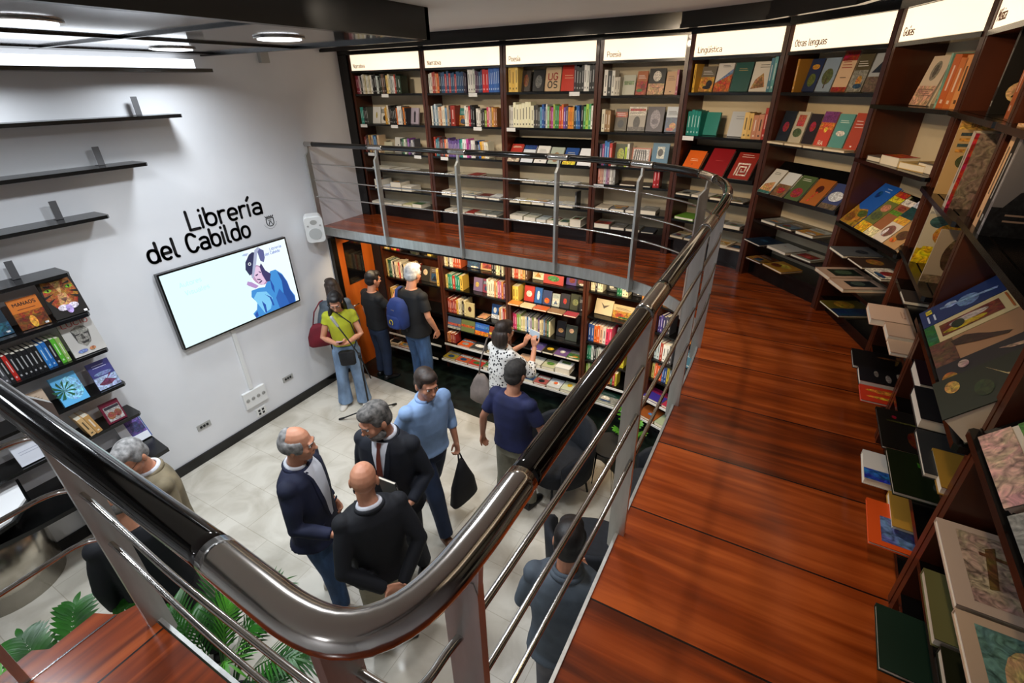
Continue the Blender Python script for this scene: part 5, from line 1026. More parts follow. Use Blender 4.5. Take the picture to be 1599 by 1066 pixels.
r_ = wrow(6, 'on the shelf of dark spines', 0.62); r_.sp('402020 a82c1c 241c1c 2c2c30 18181a 1c1c20 18181c 48484c 202020 b82820 1a1a1e 141416 18181a 16161a 1c1c1e 181818 2c78c0 2468b0 1c1c20 58b030 90b060', .0285, .22, .15, y=.04, lean=-3, jit=.05)
r_.x = 1.29; r_.fo(.235, .31, 'b8b4ae', [('t', 'LUCIO', .08, .82, .13, .84, '#a83c34'), ('p', [(.25, .72), (.3, .35), (.48, .2), (.68, .3), (.78, .62), (.7, .76), (.5, .8)], '#8c8880'), ('r', .32, .55, .45, .58, '#2c2a28'), ('r', .58, .55, .7, .58, '#2c2a28'), ('p', [(.48, .56), (.54, .56), (.57, .42), (.46, .42)], '#484440'), ('p', [(.38, .36), (.64, .37), (.6, .31), (.44, .3)], '#302e2c'), ('p', [(.26, .7), (.34, .6), (.3, .36)], '#3c3a38'), ('p', [(.76, .66), (.7, .56), (.68, .32)], '#3c3a38'), ('e', .3, .12, .15, .05, '#7080b0'), ('e', .6, .12, .1, .05, '#b07850')], y=.05, lean=16, desc='grey book with a drawn face, titled LUCIO')
wrow(7, 'on the palm book shelf', 0.86).fo(.16, .2, 'c8b098', y=.08, lean=14, desc='beige book', dx=.05).fo(.18, .26, '58a8d8', [('e', .6, .5, .4, .4, '#88c8e8')] + [('p', [(.3, .5), (.3 + .45 * math.cos(R(a)), .52 + .33 * math.sin(R(a))), (.32 + .38 * math.cos(R(a + 16)), .5 + .28 * math.sin(R(a + 16)))], '#1c5c3c') for a in range(-60, 240, 33)], y=.03, lean=20, t=.035, desc='thick sky blue book with a palm tree', dx=.09).fo(.17, .25, '3c3c7c', [('r', 0, 0, 1, .45, '#a8b8d8'), ('p', [(.1, .2), (.5, .35), (.9, .2), (.6, .1), (.3, .12)], '#6c3450'), ('p', [(.5, .3), (.75, .5), (.8, .45)], '#6c3450'), ('q', .2, .78, .8, .86, 2, '#c8c8e8'), ('e', .5, .55, .4, .07, '#7c88b8')], y=.05, lean=18, desc='violet book with a flying figure')
r_ = wrow(8, 'on the lowest wall shelf', 0.66); r_.fo(.2, .18, 'dcdfe8', [('q', .15, .5, .85, .62, 2, '#8890a8')], y=.05, lean=25, desc='white leaflet holder', dx=.27).sp('d8b078 c89858', .045, .2, .16, y=.0, lean=-12, jit=0).gap(.06).fo(.15, .2, '6c1830', [('r', .12, .08, .92, .8, '#b0aca8'), ('e', .35, .35, .2, .18, '#a06048'), ('e', .7, .38, .18, .18, '#8c5444'), ('r', .15, .66, .9, .78, '#38343c')], y=.05, lean=16, desc='maroon book with two faces')
# counter along the wall with a steel drum
ct = empty('wall_counter', (XL, 0.5, 0), label='black gloss counter under the wall shelves on a steel drum base', cat='counter')
m = MB(); m.prism([(0.0, -2.2), (0.50, -2.2), (0.50, -0.3), (0.56, 0.0), (0.58, 0.3), (0.52, 0.75), (0.50, 1.04), (0, 1.08)], 0.69, 0.73); m.build('worktop', M_black, ct)
m = MB(); m.prism([(0.08, -2.1), (0.60, -2.1), (0.70, -0.45), (0.62, -0.1), (0.45, 0.05), (0.1, 0.1)], 0.93, 0.95); m.build('raised_top', mat('white_glass', '#f2f2f2', 0.15), ct)
m = MB(); m.prism([(0.07, -2.1), (0.62, -2.1), (0.72, -0.45), (0.64, -0.08), (0.46, 0.07), (0.09, 0.12)], 0.90, 0.93); m.build('raised_top_edge', M_black, ct)
for y in (-0.05, -1.2): 
    m = MB(); m.cyl((0.3, y), 0.02, 0.73, 0.90, 12); m.build('support', M_steel, ct)
m = MB(); m.loft([[(0.02, -0.25 - 0.36, z)] + [(0.02 + 0.36 * math.sin(R(a)), -0.25 - 0.36 * math.cos(R(a)), z) for a in range(10, 180, 10)] + [(0.02, -0.25 + 0.36, z)] for z in (0.0, 0.69)]); m.build('steel_drum', noisy(mat('drum_steel', rough=0.24, metal=1.0), '#a39c90', '#d6d0c4', (3, 3, 3))[0], ct)
m = MB(); m.box((0.02, 0.35, 0.0), (0.06, 1.0, 0.69)); m.box((0.40, 0.40, 0.0), (0.45, 0.45, 0.69)); m.build('leg_panel', M_blackm, ct)
add_book(Matrix.Translation((XL + 0.22, 0.98, 0.732)) @ rot(8, 'Z'), .30, .2, .03, '#202020', [('r', .08, .1, .94, .9, '#48484a'), ('q', .1, .2, .9, .8, 6, '#a0a0a0'), ('e', .3, .85, .03, .03, '#c02020')], 'black and grey picture book with red edge on the wall counter', 'books on the wall counter', spine='#b81c28', page='#b81c28')
r_ = Row('w5', 0, 'on the end of the wall counter', 'books on the wall counter'); r_.z = 0.732; r_.x = 1.35
r_.fo(.22, .28, 'e6e8ee', [('r', .35, .25, .95, .85, '#5c4898'), ('e', .65, .5, .2, .2, '#3c3c7c'), ('r', .4, .7, .9, .82, '#8068c0'), ('r', .96, 0, 1, 1, '#3c64a8')], y=.10, lean=30, desc='white book with a violet picture')

#@@BOOKS
def flush_books():
    BOOKS.sort(key=lambda q: -q['area'])
    for q in BOOKS[:300]:
        o = book_mb(*q['s'], q['col'], q['art'], q['spine'], q['page']).build(q['name'], [M_book, M_art], None, q['M'])
        tag(o, q['label'], 'book', q['group'])
    if BOOKS[300:]:
        mb = MB()
        for q in BOOKS[300:]: book_mb(*q['s'], q['col'], q['art'] if q['area'] > BOOKS[420 if len(BOOKS) > 420 else -1]['area'] else None, q['spine'], q['page'], mb, q['M'])
        tag(mb.build('books', [M_book, M_art]), 'the many further small books filling the distant shelves', 'books', kind='stuff')
flush_books()

# ------------------------------------------------------------------ people
def pmat(name, c, rough=0.8, k=0.75, sc=(6, 6, 6)):
    m, _ = noisy(mat(name, rough=rough), shade(c, k), c, sc, 5, 0.3, 0.7, bump=0.25)
    return m
P_navy = pmat('navy_blazer_cloth', '#151c3a'); P_suit = pmat('dark_suit_cloth', '#111725'); P_black = pmat('black_wool', '#0c0f18'); P_tee = pmat('black_cotton', '#0d0d10')
P_beige = pmat('olive_beige_cloth', '#8a7c60'); P_khaki = pmat('khaki_cotton', '#a39a80'); P_jean = pmat('blue_denim', '#3b5c88', k=0.65, sc=(14, 14, 5)); P_jeanl = pmat('light_denim', '#8aa6c8', k=0.65, sc=(7, 7, 3))
P_djean = pmat('dark_denim', '#1a2a46'); P_lblue = pmat('light_blue_shirt', '#93b2de', k=0.85); P_white = pmat('white_shirt', '#dfe2ea', k=0.9); P_yel = pmat('lime_top', '#b8bc28', k=0.85); P_navt = pmat('navy_tee', '#1c2350')
P_gray = pmat('slate_jacket', '#5a6570'); P_stone = pmat('stone_trousers', '#8f8c7a'); P_gtrou = pmat('grey_trousers', '#6c6c72'); P_red = pmat('red_bag', '#7c1226'); P_bp = pmat('blue_backpack', '#1c3576'); P_dark = pmat('black_bag', '#17171b'); P_taupe = pmat('taupe_bag', '#8a7d76')
H_grey = pmat('grey_hair', '#9c9a98', 0.7, 0.55, (30, 30, 30)); H_white = pmat('white_hair', '#c8c8c8', 0.7, 0.75, (30, 30, 30)); H_dark = pmat('dark_hair', '#1d1512', 0.5, 0.5, (30, 30, 8)); H_brown = pmat('brown_hair', '#3a2a20', 0.55, 0.6, (30, 30, 8)); H_salt = pmat('salt_pepper_hair', '#77736f', 0.7, 0.4, (35, 35, 35))
H_short = pmat('cropped_dark_hair', '#3a3632', 0.8, 0.6, (35, 35, 35))
P_shoe = mat('black_leather', '#0d0d0e', 0.35); P_wshoe = mat('pale_trainers', '#cfc8bd', 0.6); P_bshoe = mat('brown_leather', '#6c4428', 0.5)
M_lens = mat('glass_frame', '#101014', 0.3)
# blouse: black spots on white
P_dots = mat('spotted_blouse', '#e8e6e2', 0.8)
nt, N, L, b_ = nodes(P_dots)
tc = N.new('ShaderNodeTexCoord'); vo = N.new('ShaderNodeTexVoronoi'); vo.inputs['Scale'].default_value = 30; cr = N.new('ShaderNodeValToRGB'); nz = N.new('ShaderNodeTexNoise'); nz.inputs['Scale'].default_value = 30
mm = N.new('ShaderNodeMath'); mm.operation = 'MULTIPLY_ADD'; mm.inputs[1].default_value = 0.4; L.new(nz.outputs['Fac'], mm.inputs[0])
L.new(tc.outputs['Object'], nz.inputs['Vector']); L.new(tc.outputs['Object'], vo.inputs['Vector']); L.new(vo.outputs['Distance'], mm.inputs[2]); L.new(mm.outputs[0], cr.inputs['Fac'])
cr.color_ramp.elements[0].position = 0.52; cr.color_ramp.elements[0].color = (0.01, 0.01, 0.012, 1); cr.color_ramp.elements[1].position = 0.57; cr.color_ramp.elements[1].color = (0.78, 0.76, 0.72, 1)
L.new(cr.outputs[0], b_.inputs['Base Color'])

def ring(cx, cy, z, a, b, n=28, e=0.82):
    out = []
    for k in range(n):
        t = 2 * math.pi * k / n; c, s = math.cos(t), math.sin(t)
        out.append((cx + a * math.copysign(abs(c) ** e, c), cy + b * math.copysign(abs(s) ** e, s), z))
    return out
def remesh(o, vox, smooth=3):
    r = o.modifiers.new('remesh', 'REMESH'); r.mode = 'VOXEL'; r.voxel_size = vox; r.use_smooth_shade = True
    if smooth:
        s_ = o.modifiers.new('smooth', 'SMOOTH'); s_.factor = 0.5; s_.iterations = smooth
    return o
def hand(mb, w, d, n, side, curl=35):
    """palm, four fingers of unequal length, thumb from the side of the palm"""
    w = Vector(w); d = Vector(d).normalized(); n = Vector(n); n = (n - d * n.dot(d)).normalized(); b = d.cross(n) * side
    M = Matrix((b, d, n)).transposed()
    mb.ell(w + d * 0.045, (0.040, 0.054, 0.016), M=M)
    mb.ell(w + d * 0.07, (0.038, 0.03, 0.014), M=M)
    for k, ln in zip((-1.5, -0.5, 0.5, 1.5), (0.060, 0.076, 0.082, 0.072)):
        p = w + d * 0.085 + b * k * 0.019; pts = [p - d * 0.02, p]; dd = d.copy(); a = 0
        for q, f in enumerate((0.45, 0.32, 0.23)):
            a += R(curl * (0.6, 1.0, 0.9)[q]); dd = (d * math.cos(a) + n * math.sin(a)); p = p + dd * ln * f; pts.append(p)
        mb.tube(pts, [0.0095, 0.0092, 0.0088, 0.0082, 0.0072], 8, round_caps=True)
    p = w + d * 0.025 + b * 0.028; t1 = (d * 0.7 + b * 0.75 + n * 0.25).normalized(); t2 = (d * 0.95 + b * 0.25 + n * 0.35).normalized()
    mb.tube([p - t1 * 0.01, p + t1 * 0.035, p + t1 * 0.035 + t2 * 0.03, p + t1 * 0.035 + t2 * 0.052], [0.014, 0.0115, 0.0102, 0.0085], 8, round_caps=True)

def person(name_lab, pos, face, H, S):
    s = H / 1.75
    rz = math.atan2(-face[0], face[1])
    root = empty('person', (pos[0], pos[1], 0), rz, label=name_lab, cat='person')
    root.scale = (s, s, s)
    fem = S.get('female', 0); wk = 0.9 if fem else 1.08; fat = S.get('fat', 1.0); lx, ly = S.get('lean', (0, 0))
    def off(z): k = max(0, (z - 0.95) / 0.5); return lx * k, ly * k
    body = MB(); top = MB(); bot = MB(); skinm = S.get('skin', M_skin)
    T_ = [(0.86, .158, .112), (0.95, .158, .115), (1.05, .148, .112), (1.17, .158, .118), (1.30, .176, .122), (1.39, .172, .108), (1.435, .140, .085), (1.465, .085, .068)]
    jk = S['top'] in ('jacket',)
    hem = S.get('hem', 0.80 if jk else 0.90)
    grow = 0.022 if jk else 0.012
    # body under the clothes: one continuous surface
    rings = []
    for z, a, b in T_:
        ox, oy = off(z); f_ = fat if z < 1.25 else 1
        rings.append(ring(ox, oy, z, a * wk * 0.94 * f_ ** .5, b * 0.94 * f_))
    body.loft(rings)
    nx, ny = off(1.5)
    hy, hp, hr = S.get('head', (0, 0, 0))
    HM = Matrix.Translation((nx, ny + 0.025 + 0.02 * math.sin(R(-hp)), 1.515)) @ Matrix.Scale(1.09, 4) @ Matrix.Rotation(R(hy), 4, 'Z') @ Matrix.Rotation(R(hp), 4, 'X') @ Matrix.Rotation(R(hr), 4, 'Y')
    def hd(x, y, z): return HM @ Vector((x, y, z + 0.115))
    H3 = HM.to_3x3()
    body.tube([(nx, ny - 0.005, 1.42), (nx, ny, 1.47), hd(0, -0.015, -0.10), hd(0, -0.012, -0.03)], [.072 * wk, .058 * wk, .056 * wk, .055 * wk], 16)
    hw = 0.95 if fem else 1.0
    for c, r in (((0, -.012, .025), (.076 * hw, .097, .092)), ((0, .025, -.03), (.064 * hw, .072, .085)), ((0, .045, -.085), (.044 * hw, .042, .034)), ((0, .062, -.102), (.022, .02, .018)),
                 ((0, .082, .022), (.048, .018, .013)), ((0, .096, -.012), (.0105, .014, .026)), ((0, .108, -.03), (.015, .014, .012)), ((0, .088, -.062), (.025, .012, .008)), ((0, .086, -.073), (.021, .012, .008)),
                 ((.042, .062, -.028), (.02, .02, .02)), ((-.042, .062, -.028), (.02, .02, .02)), ((.078 * hw, -.008, -.012), (.011, .02, .033)), ((-.078 * hw, -.008, -.012), (.011, .02, .033))):
        body.ell(hd(*c), r, M=H3)
    for i, sd in enumerate((1, -1)):
        el, wr, hdn, pn = S['arms'][i][:4]; curl = S['arms'][i][4] if len(S['arms'][i]) > 4 else 35
        ox, oy = off(1.4)
        sh = Vector((sd * 0.168 * wk + ox, oy - 0.005, 1.395)); el = Vector(el); wr = Vector(wr)
        body.tube([sh, sh.lerp(el, 0.5), el, el.lerp(wr, 0.3), wr, wr + Vector(hdn).normalized() * 0.03], [.048, .043, .037, .038, .026, .025], 12, round_caps=True)
        hand(body, wr + Vector(hdn).normalized() * 0.005, hdn, pn, -sd, curl)
        if S['top'] == 'tee' or S['top'] == 'sleeveless':
            k = 0.72 if S['top'] == 'tee' else 0.38
            top.tube([sh + Vector((-sd * .02, 0, 0)), sh.lerp(el, k * 0.5), sh.lerp(el, k)], [.070, .066, .064], 16)
        else:
            wk2 = S.get('sleeve', 1.0)
            e2 = el.lerp(wr, S.get('cuff', 0.97))
            top.tube([sh + Vector((-sd * .02, 0, 0)), sh.lerp(el, 0.5), el, el.lerp(wr, 0.4), e2], [.074, .064 * wk2, .056 * wk2, .052 * wk2, .043 * wk2], 16, round_caps=False)
            top.ell(el, (.056 * wk2,) * 3)
        top.ell(sh, (.074, .074, .07))
    rings = []
    TT = [q for q in T_ if q[0] > hem + 0.01]
    z0 = hem; a0, b0 = (.182, .138) if jk else (.165, .122)
    for z, a, b in [(z0, a0, b0)] + TT:
        ox, oy = off(z); f_ = fat if z < 1.28 else 1
        rings.append((z, ox, oy, (a * wk + grow) * f_ ** .5, (b + grow) * f_))
    surf = rings
    top.loft([ring(ox, oy, z, a, b) for z, ox, oy, a, b in rings])
    # trousers
    hips = [(0.72, .10, .10), (0.80, .15, .115), (0.90, .165, .122), (1.0, .156, .118), (1.03, .15, .113)]
    bot.loft([ring(0, 0, z, a * (1.0 if not fem else 1.02), b) for z, a, b in hips[1:]])
    flare = S.get('flare', .062)
    for i, sd in enumerate((1, -1)):
        fx, fy, fyaw = S['feet'][i]
        hip = Vector((sd * 0.085, 0, 0.86)); an = Vector((fx, fy, 0.085)); kn = hip.lerp(an, 0.49) + Vector((0, 0.035 + S.get('knee', (0, 0))[i], 0))
        body.tube([hip, kn, an], [.07, .05, .035], 12, round_caps=True)
        bot.tube([hip + Vector((0, 0, 0.03)), hip.lerp(kn, .45), kn, kn.lerp(an, .5), an.lerp(kn, 0.0) + Vector((0, 0, -0.03 if flare > .08 else 0))], [.104, .096, .082, (.078 + flare) / 2, flare * 1.08], 16)
        sm_ = MB(); FM = Matrix.Translation((fx, fy, 0)) @ Matrix.Rotation(R(fyaw), 4, 'Z')
        prof = [(-.075, .030, .055), (-.06, .038, .075), (-.02, .04, .085), (.03, .040, .07), (.09, .046, .05), (.14, .044, .042), (.175, .032, .032), (.19, .015, .02)]
        rr = []
        for y, w_, h_ in prof:
            rr.append([FM @ Vector(p) for p in ((-w_, y, 0), (-w_ * 1.02, y, h_ * .5), (-w_ * .7, y, h_ * .9), (0, y, h_), (w_ * .7, y, h_ * .9), (w_ * 1.02, y, h_ * .5), (w_, y, 0))])
        sm_.loft(rr); sm_.build('shoe', S.get('shoe', P_shoe), root)
    remesh(body.build('body', skinm, root), 0.0062, 2)
    tp_ = remesh(top.build('jacket' if jk else ('shirt' if S['top'] in ('shirt',) else 'top'), S['topm'], root), 0.011, 4)
    remesh(bot.build('trousers', S['botm'], root), 0.011, 3)
    def front(x, z):
        for (z0, ox0, oy0, a0, b0), (z1, ox1, oy1, a1, b1) in zip(surf, surf[1:]):
            if z0 <= z <= z1:
                k = (z - z0) / (z1 - z0); a = a0 + (a1 - a0) * k; b = b0 + (b1 - b0) * k; ox = ox0 + (ox1 - ox0) * k; oy = oy0 + (oy1 - oy0) * k
                u = min(0.98, abs((x - ox) / a)); return oy + b * (1 - u ** (2 / .82)) ** .41
        return 0
    if jk:
        # shirt in the V of the jacket, lapels, collar
        m = MB(); zb = S.get('vee', 1.12); op = S.get('open', 0.0)
        n = 14; cols = []
        for j in range(n + 1):
            z = zb + (1.462 - zb) * j / n; w_ = op + (0.062 - 0.0 * op) * (j / n) ** .8
            cols.append([(x, front(x, z) + 0.002, z) for x in [w_ * q / 4 for q in range(-4, 5)]])
        vs = [p for r in cols for p in r]; vs += [(p[0], p[1] - 0.03, p[2]) for p in vs]; K = len(cols) * 9
        fs = [(j * 9 + q, j * 9 + q + 1, (j + 1) * 9 + q + 1, (j + 1) * 9 + q) for j in range(n) for q in range(8)]
        m.raw(vs, fs, smooth=True); m.build('shirt_front', S.get('shirtm', P_white), root)
        for sd in (1, -1):
            m = MB(); pts = []
            for j in range(n + 1):
                z = zb + (1.455 - zb) * j / n; w_ = op + 0.066 * (j / n) ** .8
                wl = 0.035 * math.sin(math.pi * min(1, 0.15 + 0.8 * j / n))
                x0, x1 = sd * w_, sd * (w_ + wl + .004); pts.append(((x0, front(x0, z) + .006, z), (x1, front(x1, z) + .004, z)))
            vs = [p for q in pts for p in q]; vs += [(x, y - .012, z) for x, y, z in vs]; k_ = len(pts) * 2
            m.raw(vs, [(2 * j, 2 * j + 1, 2 * j + 3, 2 * j + 2) for j in range(n)] + [(2 * j + k_, 2 * j + 2 + k_, 2 * j + 3 + k_, 2 * j + 1 + k_) for j in range(n)], smooth=True)
            m.build('lapel', S['topm'], root)
        m = MB(); m.tube([(nx + .074 * math.cos(R(a)), ny - 0.004 + .068 * math.sin(R(a)), 1.478 + .016 * (-math.sin(R(a)))) for a in range(105, 436, 15)], .0125, 8, flat=1.5); m.build('collar', S.get('shirtm', P_white), root)
        m = MB(); m.tube([(nx + .088 * math.cos(R(a)), ny - 0.008 + .078 * math.sin(R(a)), 1.462 + .018 * (-math.sin(R(a)))) for a in range(120, 421, 15)], .014, 8, flat=1.2); m.build('jacket_collar', S['topm'], root)
        if S.get('tie'):
            m = MB(); zz = [1.462, 1.44, 1.425, 1.35, 1.25, 1.16]; ww = [.018, .016, .012, .018, .023, .026]
            vs = []
            for z, w_ in zip(zz, ww): vs += [(-w_, front(0, z) + .010, z), (w_, front(0, z) + .010, z)]
            vs += [(x, y - .01, z) for x, y, z in vs]
            m.raw(vs, [(2 * j, 2 * j + 1, 2 * j + 3, 2 * j + 2) for j in range(5)], smooth=True); m.build('tie', S['tie'], root)
        m = MB()
        for x in S.get('pocket', ()): m.box((x - .045, front(x, 1.0) - .004, .985), (x + .045, front(x, 1.0) + .004, 1.0))
        if m.v: m.build('pocket_flap', S['topm'], root)
    elif S.get('collar'):
        m = MB(); m.tube([(nx + .074 * math.cos(R(a)), ny - 0.004 + .068 * math.sin(R(a)), 1.475 + .014 * (-math.sin(R(a)))) for a in range(100, 441, 15)], .016, 8, flat=1.2); m.build('collar', S['topm'], root)
    # eyes, brows
    for sd in (1, -1):
        m = MB(); m.ell(hd(sd * .030, .083, .002), (.013, .008, .0075), M=H3); m.ell(hd(sd * .030, .0895, .002), (.0055, .004, .0055), 1, M=H3); m.build('eye', [M_plastic, M_ink], root)
        m = MB(); m.tube([hd(sd * .012, .098, .020), hd(sd * .03, .095, .025), hd(sd * .048, .083, .020)], .0038, 6, round_caps=True); m.build('eyebrow', S['hairm'], root)
    # hair
    hs = S.get('hair', 'short'); hm = MB()
    def HE(c, r): hm.ell(hd(*c), r, M=H3, nu=20, nv=12)
    if hs in ('short', 'long', 'bob', 'thin', 'curly'):
        HE((0, -.022, .040), (.083 * hw, .096, .088)); HE((0, .028, .082), (.066 * hw, .062, .040)); HE((0, -.045, -.01), (.079 * hw, .068, .075))
        for sd in (1, -1): HE((sd * .07, .005, .025), (.014, .04, .04))
    if hs == 'curly':
        for k in range(26):
            a = k * 2.4; ph = 0.1 + 1.2 * (k / 26)
            HE((.074 * math.cos(a) * math.cos(ph), -.02 + .085 * math.sin(a) * math.cos(ph) * (1 if math.sin(a) < 0 else .7), .045 + .08 * math.sin(ph)), (.02, .02, .016))
    if hs == 'bald_fringe':
        for a in range(160, 381, 14):
            HE((.07 * math.cos(R(a)), -.012 + .088 * math.sin(R(a)), -.015), (.017, .017, .036))
    if hs == 'receding':
        for a in range(150, 391, 12):
            HE((.070 * math.cos(R(a)), -.012 + .088 * math.sin(R(a)), .01), (.021, .02, .048))
        HE((0, -.055, .055), (.062, .05, .055))
    if hs == 'bob':
        for k in range(9):
            a = R(190 + 160 * k / 8); HE((.078 * math.cos(a), -.03 + .075 * math.sin(a), -.07), (.034, .034, .09))
    if hs == 'long':
        for k in range(7):
            a = R(195 + 150 * k / 6)
            hm.tube([hd(.07 * math.cos(a), -.02 + .07 * math.sin(a), .02), hd(.08 * math.cos(a), -.03 + .075 * math.sin(a), -.12), hd(.075 * math.cos(a), -.05 + .06 * math.sin(a), -.26), hd(.06 * math.cos(a), -.06 + .05 * math.sin(a), -.38)], [.03, .034, .03, .012], 10, round_caps=True)
        for q in S.get('locks', ()):
            hm.tube([hd(*p) for p in q], [.024, .032, .036, .03, .012][:len(q)], 10, round_caps=True)
    if hm.v: remesh(hm.build('hair', S['hairm'], root), 0.0075, 2)
    if S.get('beard'):
        m = MB()
        for k in range(11):
            a = R(-75 + 150 * k / 10); m.ell(hd(.062 * math.sin(a), .005 + .062 * math.cos(a), -.075 - .018 * math.cos(a)), (.022, .022, .032), M=H3)
        m.ell(hd(0, .068, -.108), (.034, .026, .026), M=H3)
        for sd in (1, -1): m.ell(hd(sd * .017, .092, -.052), (.018, .010, .008), M=H3)
        remesh(m.build('beard', S['beard'], root), 0.007, 1)
    if S.get('glasses'):
        m = MB()
        for sd in (1, -1):
            m.tube([hd(sd * .031 + .022 * math.cos(R(a)), .101, .0 + .015 * math.sin(R(a))) for a in range(0, 361, 30)], .0018, 6)
            m.tube([hd(sd * .053, .10, .004), hd(sd * .078, .0, .006)], .0018, 6)
        m.tube([hd(-.009, .102, .003), hd(.009, .102, .003)], .0018, 6); m.build('glasses', M_lens, root)
    return root, hd
DOWN = (0, 0, -1)
def arm(el, wr, hdn=DOWN, pn=(0, 1, 0), curl=35): return (el, wr, hdn, pn, curl)
def side(sd, out=0.02, fwd=0.0): return arm((sd * (.225 + out), -.02 + fwd, 1.12), (sd * (.235 + out), .05 + fwd, .87), (0, .1, -1), (-sd, .3, 0))
FEET = [(.10, .0, -12), (-.10, .0, 12)]
pr = {}
pr['beige'] = person('grey-haired person in an olive beige jacket at the wall counter', (-3.50, 0.99), (-.15, -1), 1.70, dict(top='jacket', topm=P_beige, botm=P_stone, hairm=H_grey, hair='short', arms=[arm((.30, -.05, 1.12), (.22, .12, .93), (-.6, .5, -.5), (-1, 0, 0)), arm((-.24, 0, 1.12), (-.2, .2, .98), (.2, 1, 0), (0, 0, -1))], feet=FEET, glasses=True, head=(38, -20, 0), open=.01))
pr['baldl'] = person('bald person with grey fringe in a black jumper, seen behind the near railing', (-3.04, 0.66), (-1, .35), 1.74, dict(top='shirt', topm=P_black, botm=P_black, hairm=H_salt, hair='bald_fringe', arms=[side(1, .02), side(-1, .02)], feet=FEET, fat=1.12, head=(0, -12, 0)))
pr['blazer'] = person('person in navy blazer, white shirt and jeans, hand in pocket', (-2.58, 1.50), (.88, .48), 1.74, dict(top='jacket', topm=P_navy, botm=P_jean, hairm=H_grey, hair='receding', shirtm=P_white, arms=[arm((.27, .02, 1.12), (.28, .27, 1.08), (.1, 1, .05), (-1, 0, 0)), arm((-.31, -.10, 1.12), (-.20, .07, .93), (.3, .6, -.6), (1, 0, 0), 50)], feet=[(.12, .10, -10), (-.11, -.06, 14)], shoe=P_wshoe, fat=1.12, open=.02, vee=.98, head=(6, -6, 0), pocket=(.11, -.11)))
pr['beard'] = person('bearded person in dark suit and rust tie holding a book', (-2.21, 1.99), (.28, -.95), 1.80, dict(top='jacket', topm=P_suit, botm=P_suit, hairm=H_salt, hair='short', beard=pmat('grey_beard', '#8c8884', .8, .6, (40, 40, 40)), tie=pmat('rust_tie', '#6e2c1c', .5), arms=[arm((.24, .0, 1.12), (.17, .21, 1.06), (-.7, .5, 0), (0, -1, .3)), arm((-.27, -.03, 1.12), (-.22, .18, 1.02), (.5, .7, .1), (0, 0, 1), 55)], feet=[(.12, .05, -10), (-.12, -.05, 14)], fat=1.12, head=(-30, -18, 0)))
pr['bald'] = person('bald person seen from behind in a dark jacket, hands clasped behind the back', (-1.90, 1.48), (-.86, .5), 1.70, dict(top='jacket', topm=P_black, botm=P_khaki, hairm=H_salt, hair='none', arms=[arm((.26, -.13, 1.12), (.07, -.24, .90), (-1, -.1, -.15), (0, -1, 0), 30), arm((-.26, -.13, 1.12), (-.04, -.225, .91), (1, -.25, -.1), (0, -1, 0), 30)], feet=[(.13, .0, -14), (-.12, .03, 14)], fat=1.08, hem=.86, head=(-22, -8, 0)))
pr['blue'] = person('person in a light blue shirt striding with a dark bag in hand', (-2.33, 2.56), (.95, -.3), 1.74, dict(top='shirt', topm=P_lblue, botm=P_djean, hairm=H_brown, hair='thin', collar=True, cuff=.45, arms=[arm((.24, -.10, 1.13), (.24, -.12, .88), (0, .1, -1), (-1, 0, 0)), arm((-.26, .0, 1.12), (-.25, .08, .88), (.1, .3, -1), (1, 0, 0), 60)], feet=[(.09, .28, -4), (-.09, -.30, 4)], fat=1.1, shoe=P_bshoe, lean=(0, .05), head=(-6, -10, 0)))
pr['yel'] = person('long-haired person in lime top and pale jeans looking at a phone', (-4.50, 3.66), (.66, -.75), 1.62, dict(female=1, top='sleeveless', topm=P_yel, botm=P_jeanl, hairm=H_dark, hair='long', hem=.98, flare=.098, glasses=True, arms=[arm((.25, .06, 1.12), (.06, .25, 1.10), (-.9, .3, .15), (0, -.2, 1), 50), arm((-.24, .05, 1.12), (-.07, .26, 1.10), (.8, .4, .1), (0, 0, 1), 45)], feet=[(.14, .02, -16), (-.12, .04, 12)], shoe=P_wshoe, head=(0, -26, 0), locks=[[(.05, -.02, -.05), (.085, .03, -.14), (.09, .08, -.26), (.085, .09, -.38), (.08, .09, -.47)]]))
pr['behind'] = person('brown-haired person with a red bag, half hidden against the white wall', (-4.90, 3.96), (-.75, .66), 1.57, dict(female=1, top='shirt', topm=P_gray, botm=P_dark, hairm=H_brown, hair='long', arms=[side(1), side(-1)], feet=FEET, head=(20, -10, 0), locks=[[(.0, -.09, -.05), (.0, -.10, -.16), (.0, -.10, -.28), (.0, -.10, -.42)]]))
pr['black'] = person('short-haired person in black facing the lower shelves by the orange door', (-4.60, 4.34), (.25, 1), 1.60, dict(top='tee', topm=P_tee, botm=P_djean, hairm=H_dark, hair='short', arms=[arm((.27, .10, 1.24), (.23, .24, 1.40), (-.2, .6, .7), (0, 1, 0)), side(-1)], feet=FEET, head=(-5, -10, 0)))
pr['back'] = person('white-haired person in black T-shirt and jeans wearing a blue backpack', (-3.90, 4.34), (.12, 1), 1.80, dict(top='tee', topm=P_tee, botm=P_jean, hairm=H_white, hair='short', arms=[arm((.27, -.02, 1.15), (.26, .10, .93), (0, .3, -1), (-1, 0, 0)), arm((-.25, .02, 1.14), (-.18, .22, 1.05), (.4, .8, 0), (0, 0, -1))], feet=[(.21, -.10, -20), (-.12, .05, 10)], fat=1.22, head=(8, -14, 0), hem=.86))
pr['patt'] = person('dark-haired person in a black-spotted white blouse photographing the shelves', (-2.28, 3.82), (.35, 1), 1.60, dict(female=1, top='shirt', topm=P_dots, botm=P_djean, hairm=H_brown, hair='bob', cuff=.35, sleeve=1.25, hem=.84, fat=1.22, arms=[arm((.30, .16, 1.17), (.16, .36, 1.37), (-.35, .15, .9), (-.3, .9, 0), 45), arm((-.22, .17, 1.16), (-.02, .37, 1.34), (.35, .15, .9), (.3, .9, 0), 45)], feet=FEET, head=(-8, -6, 0)))
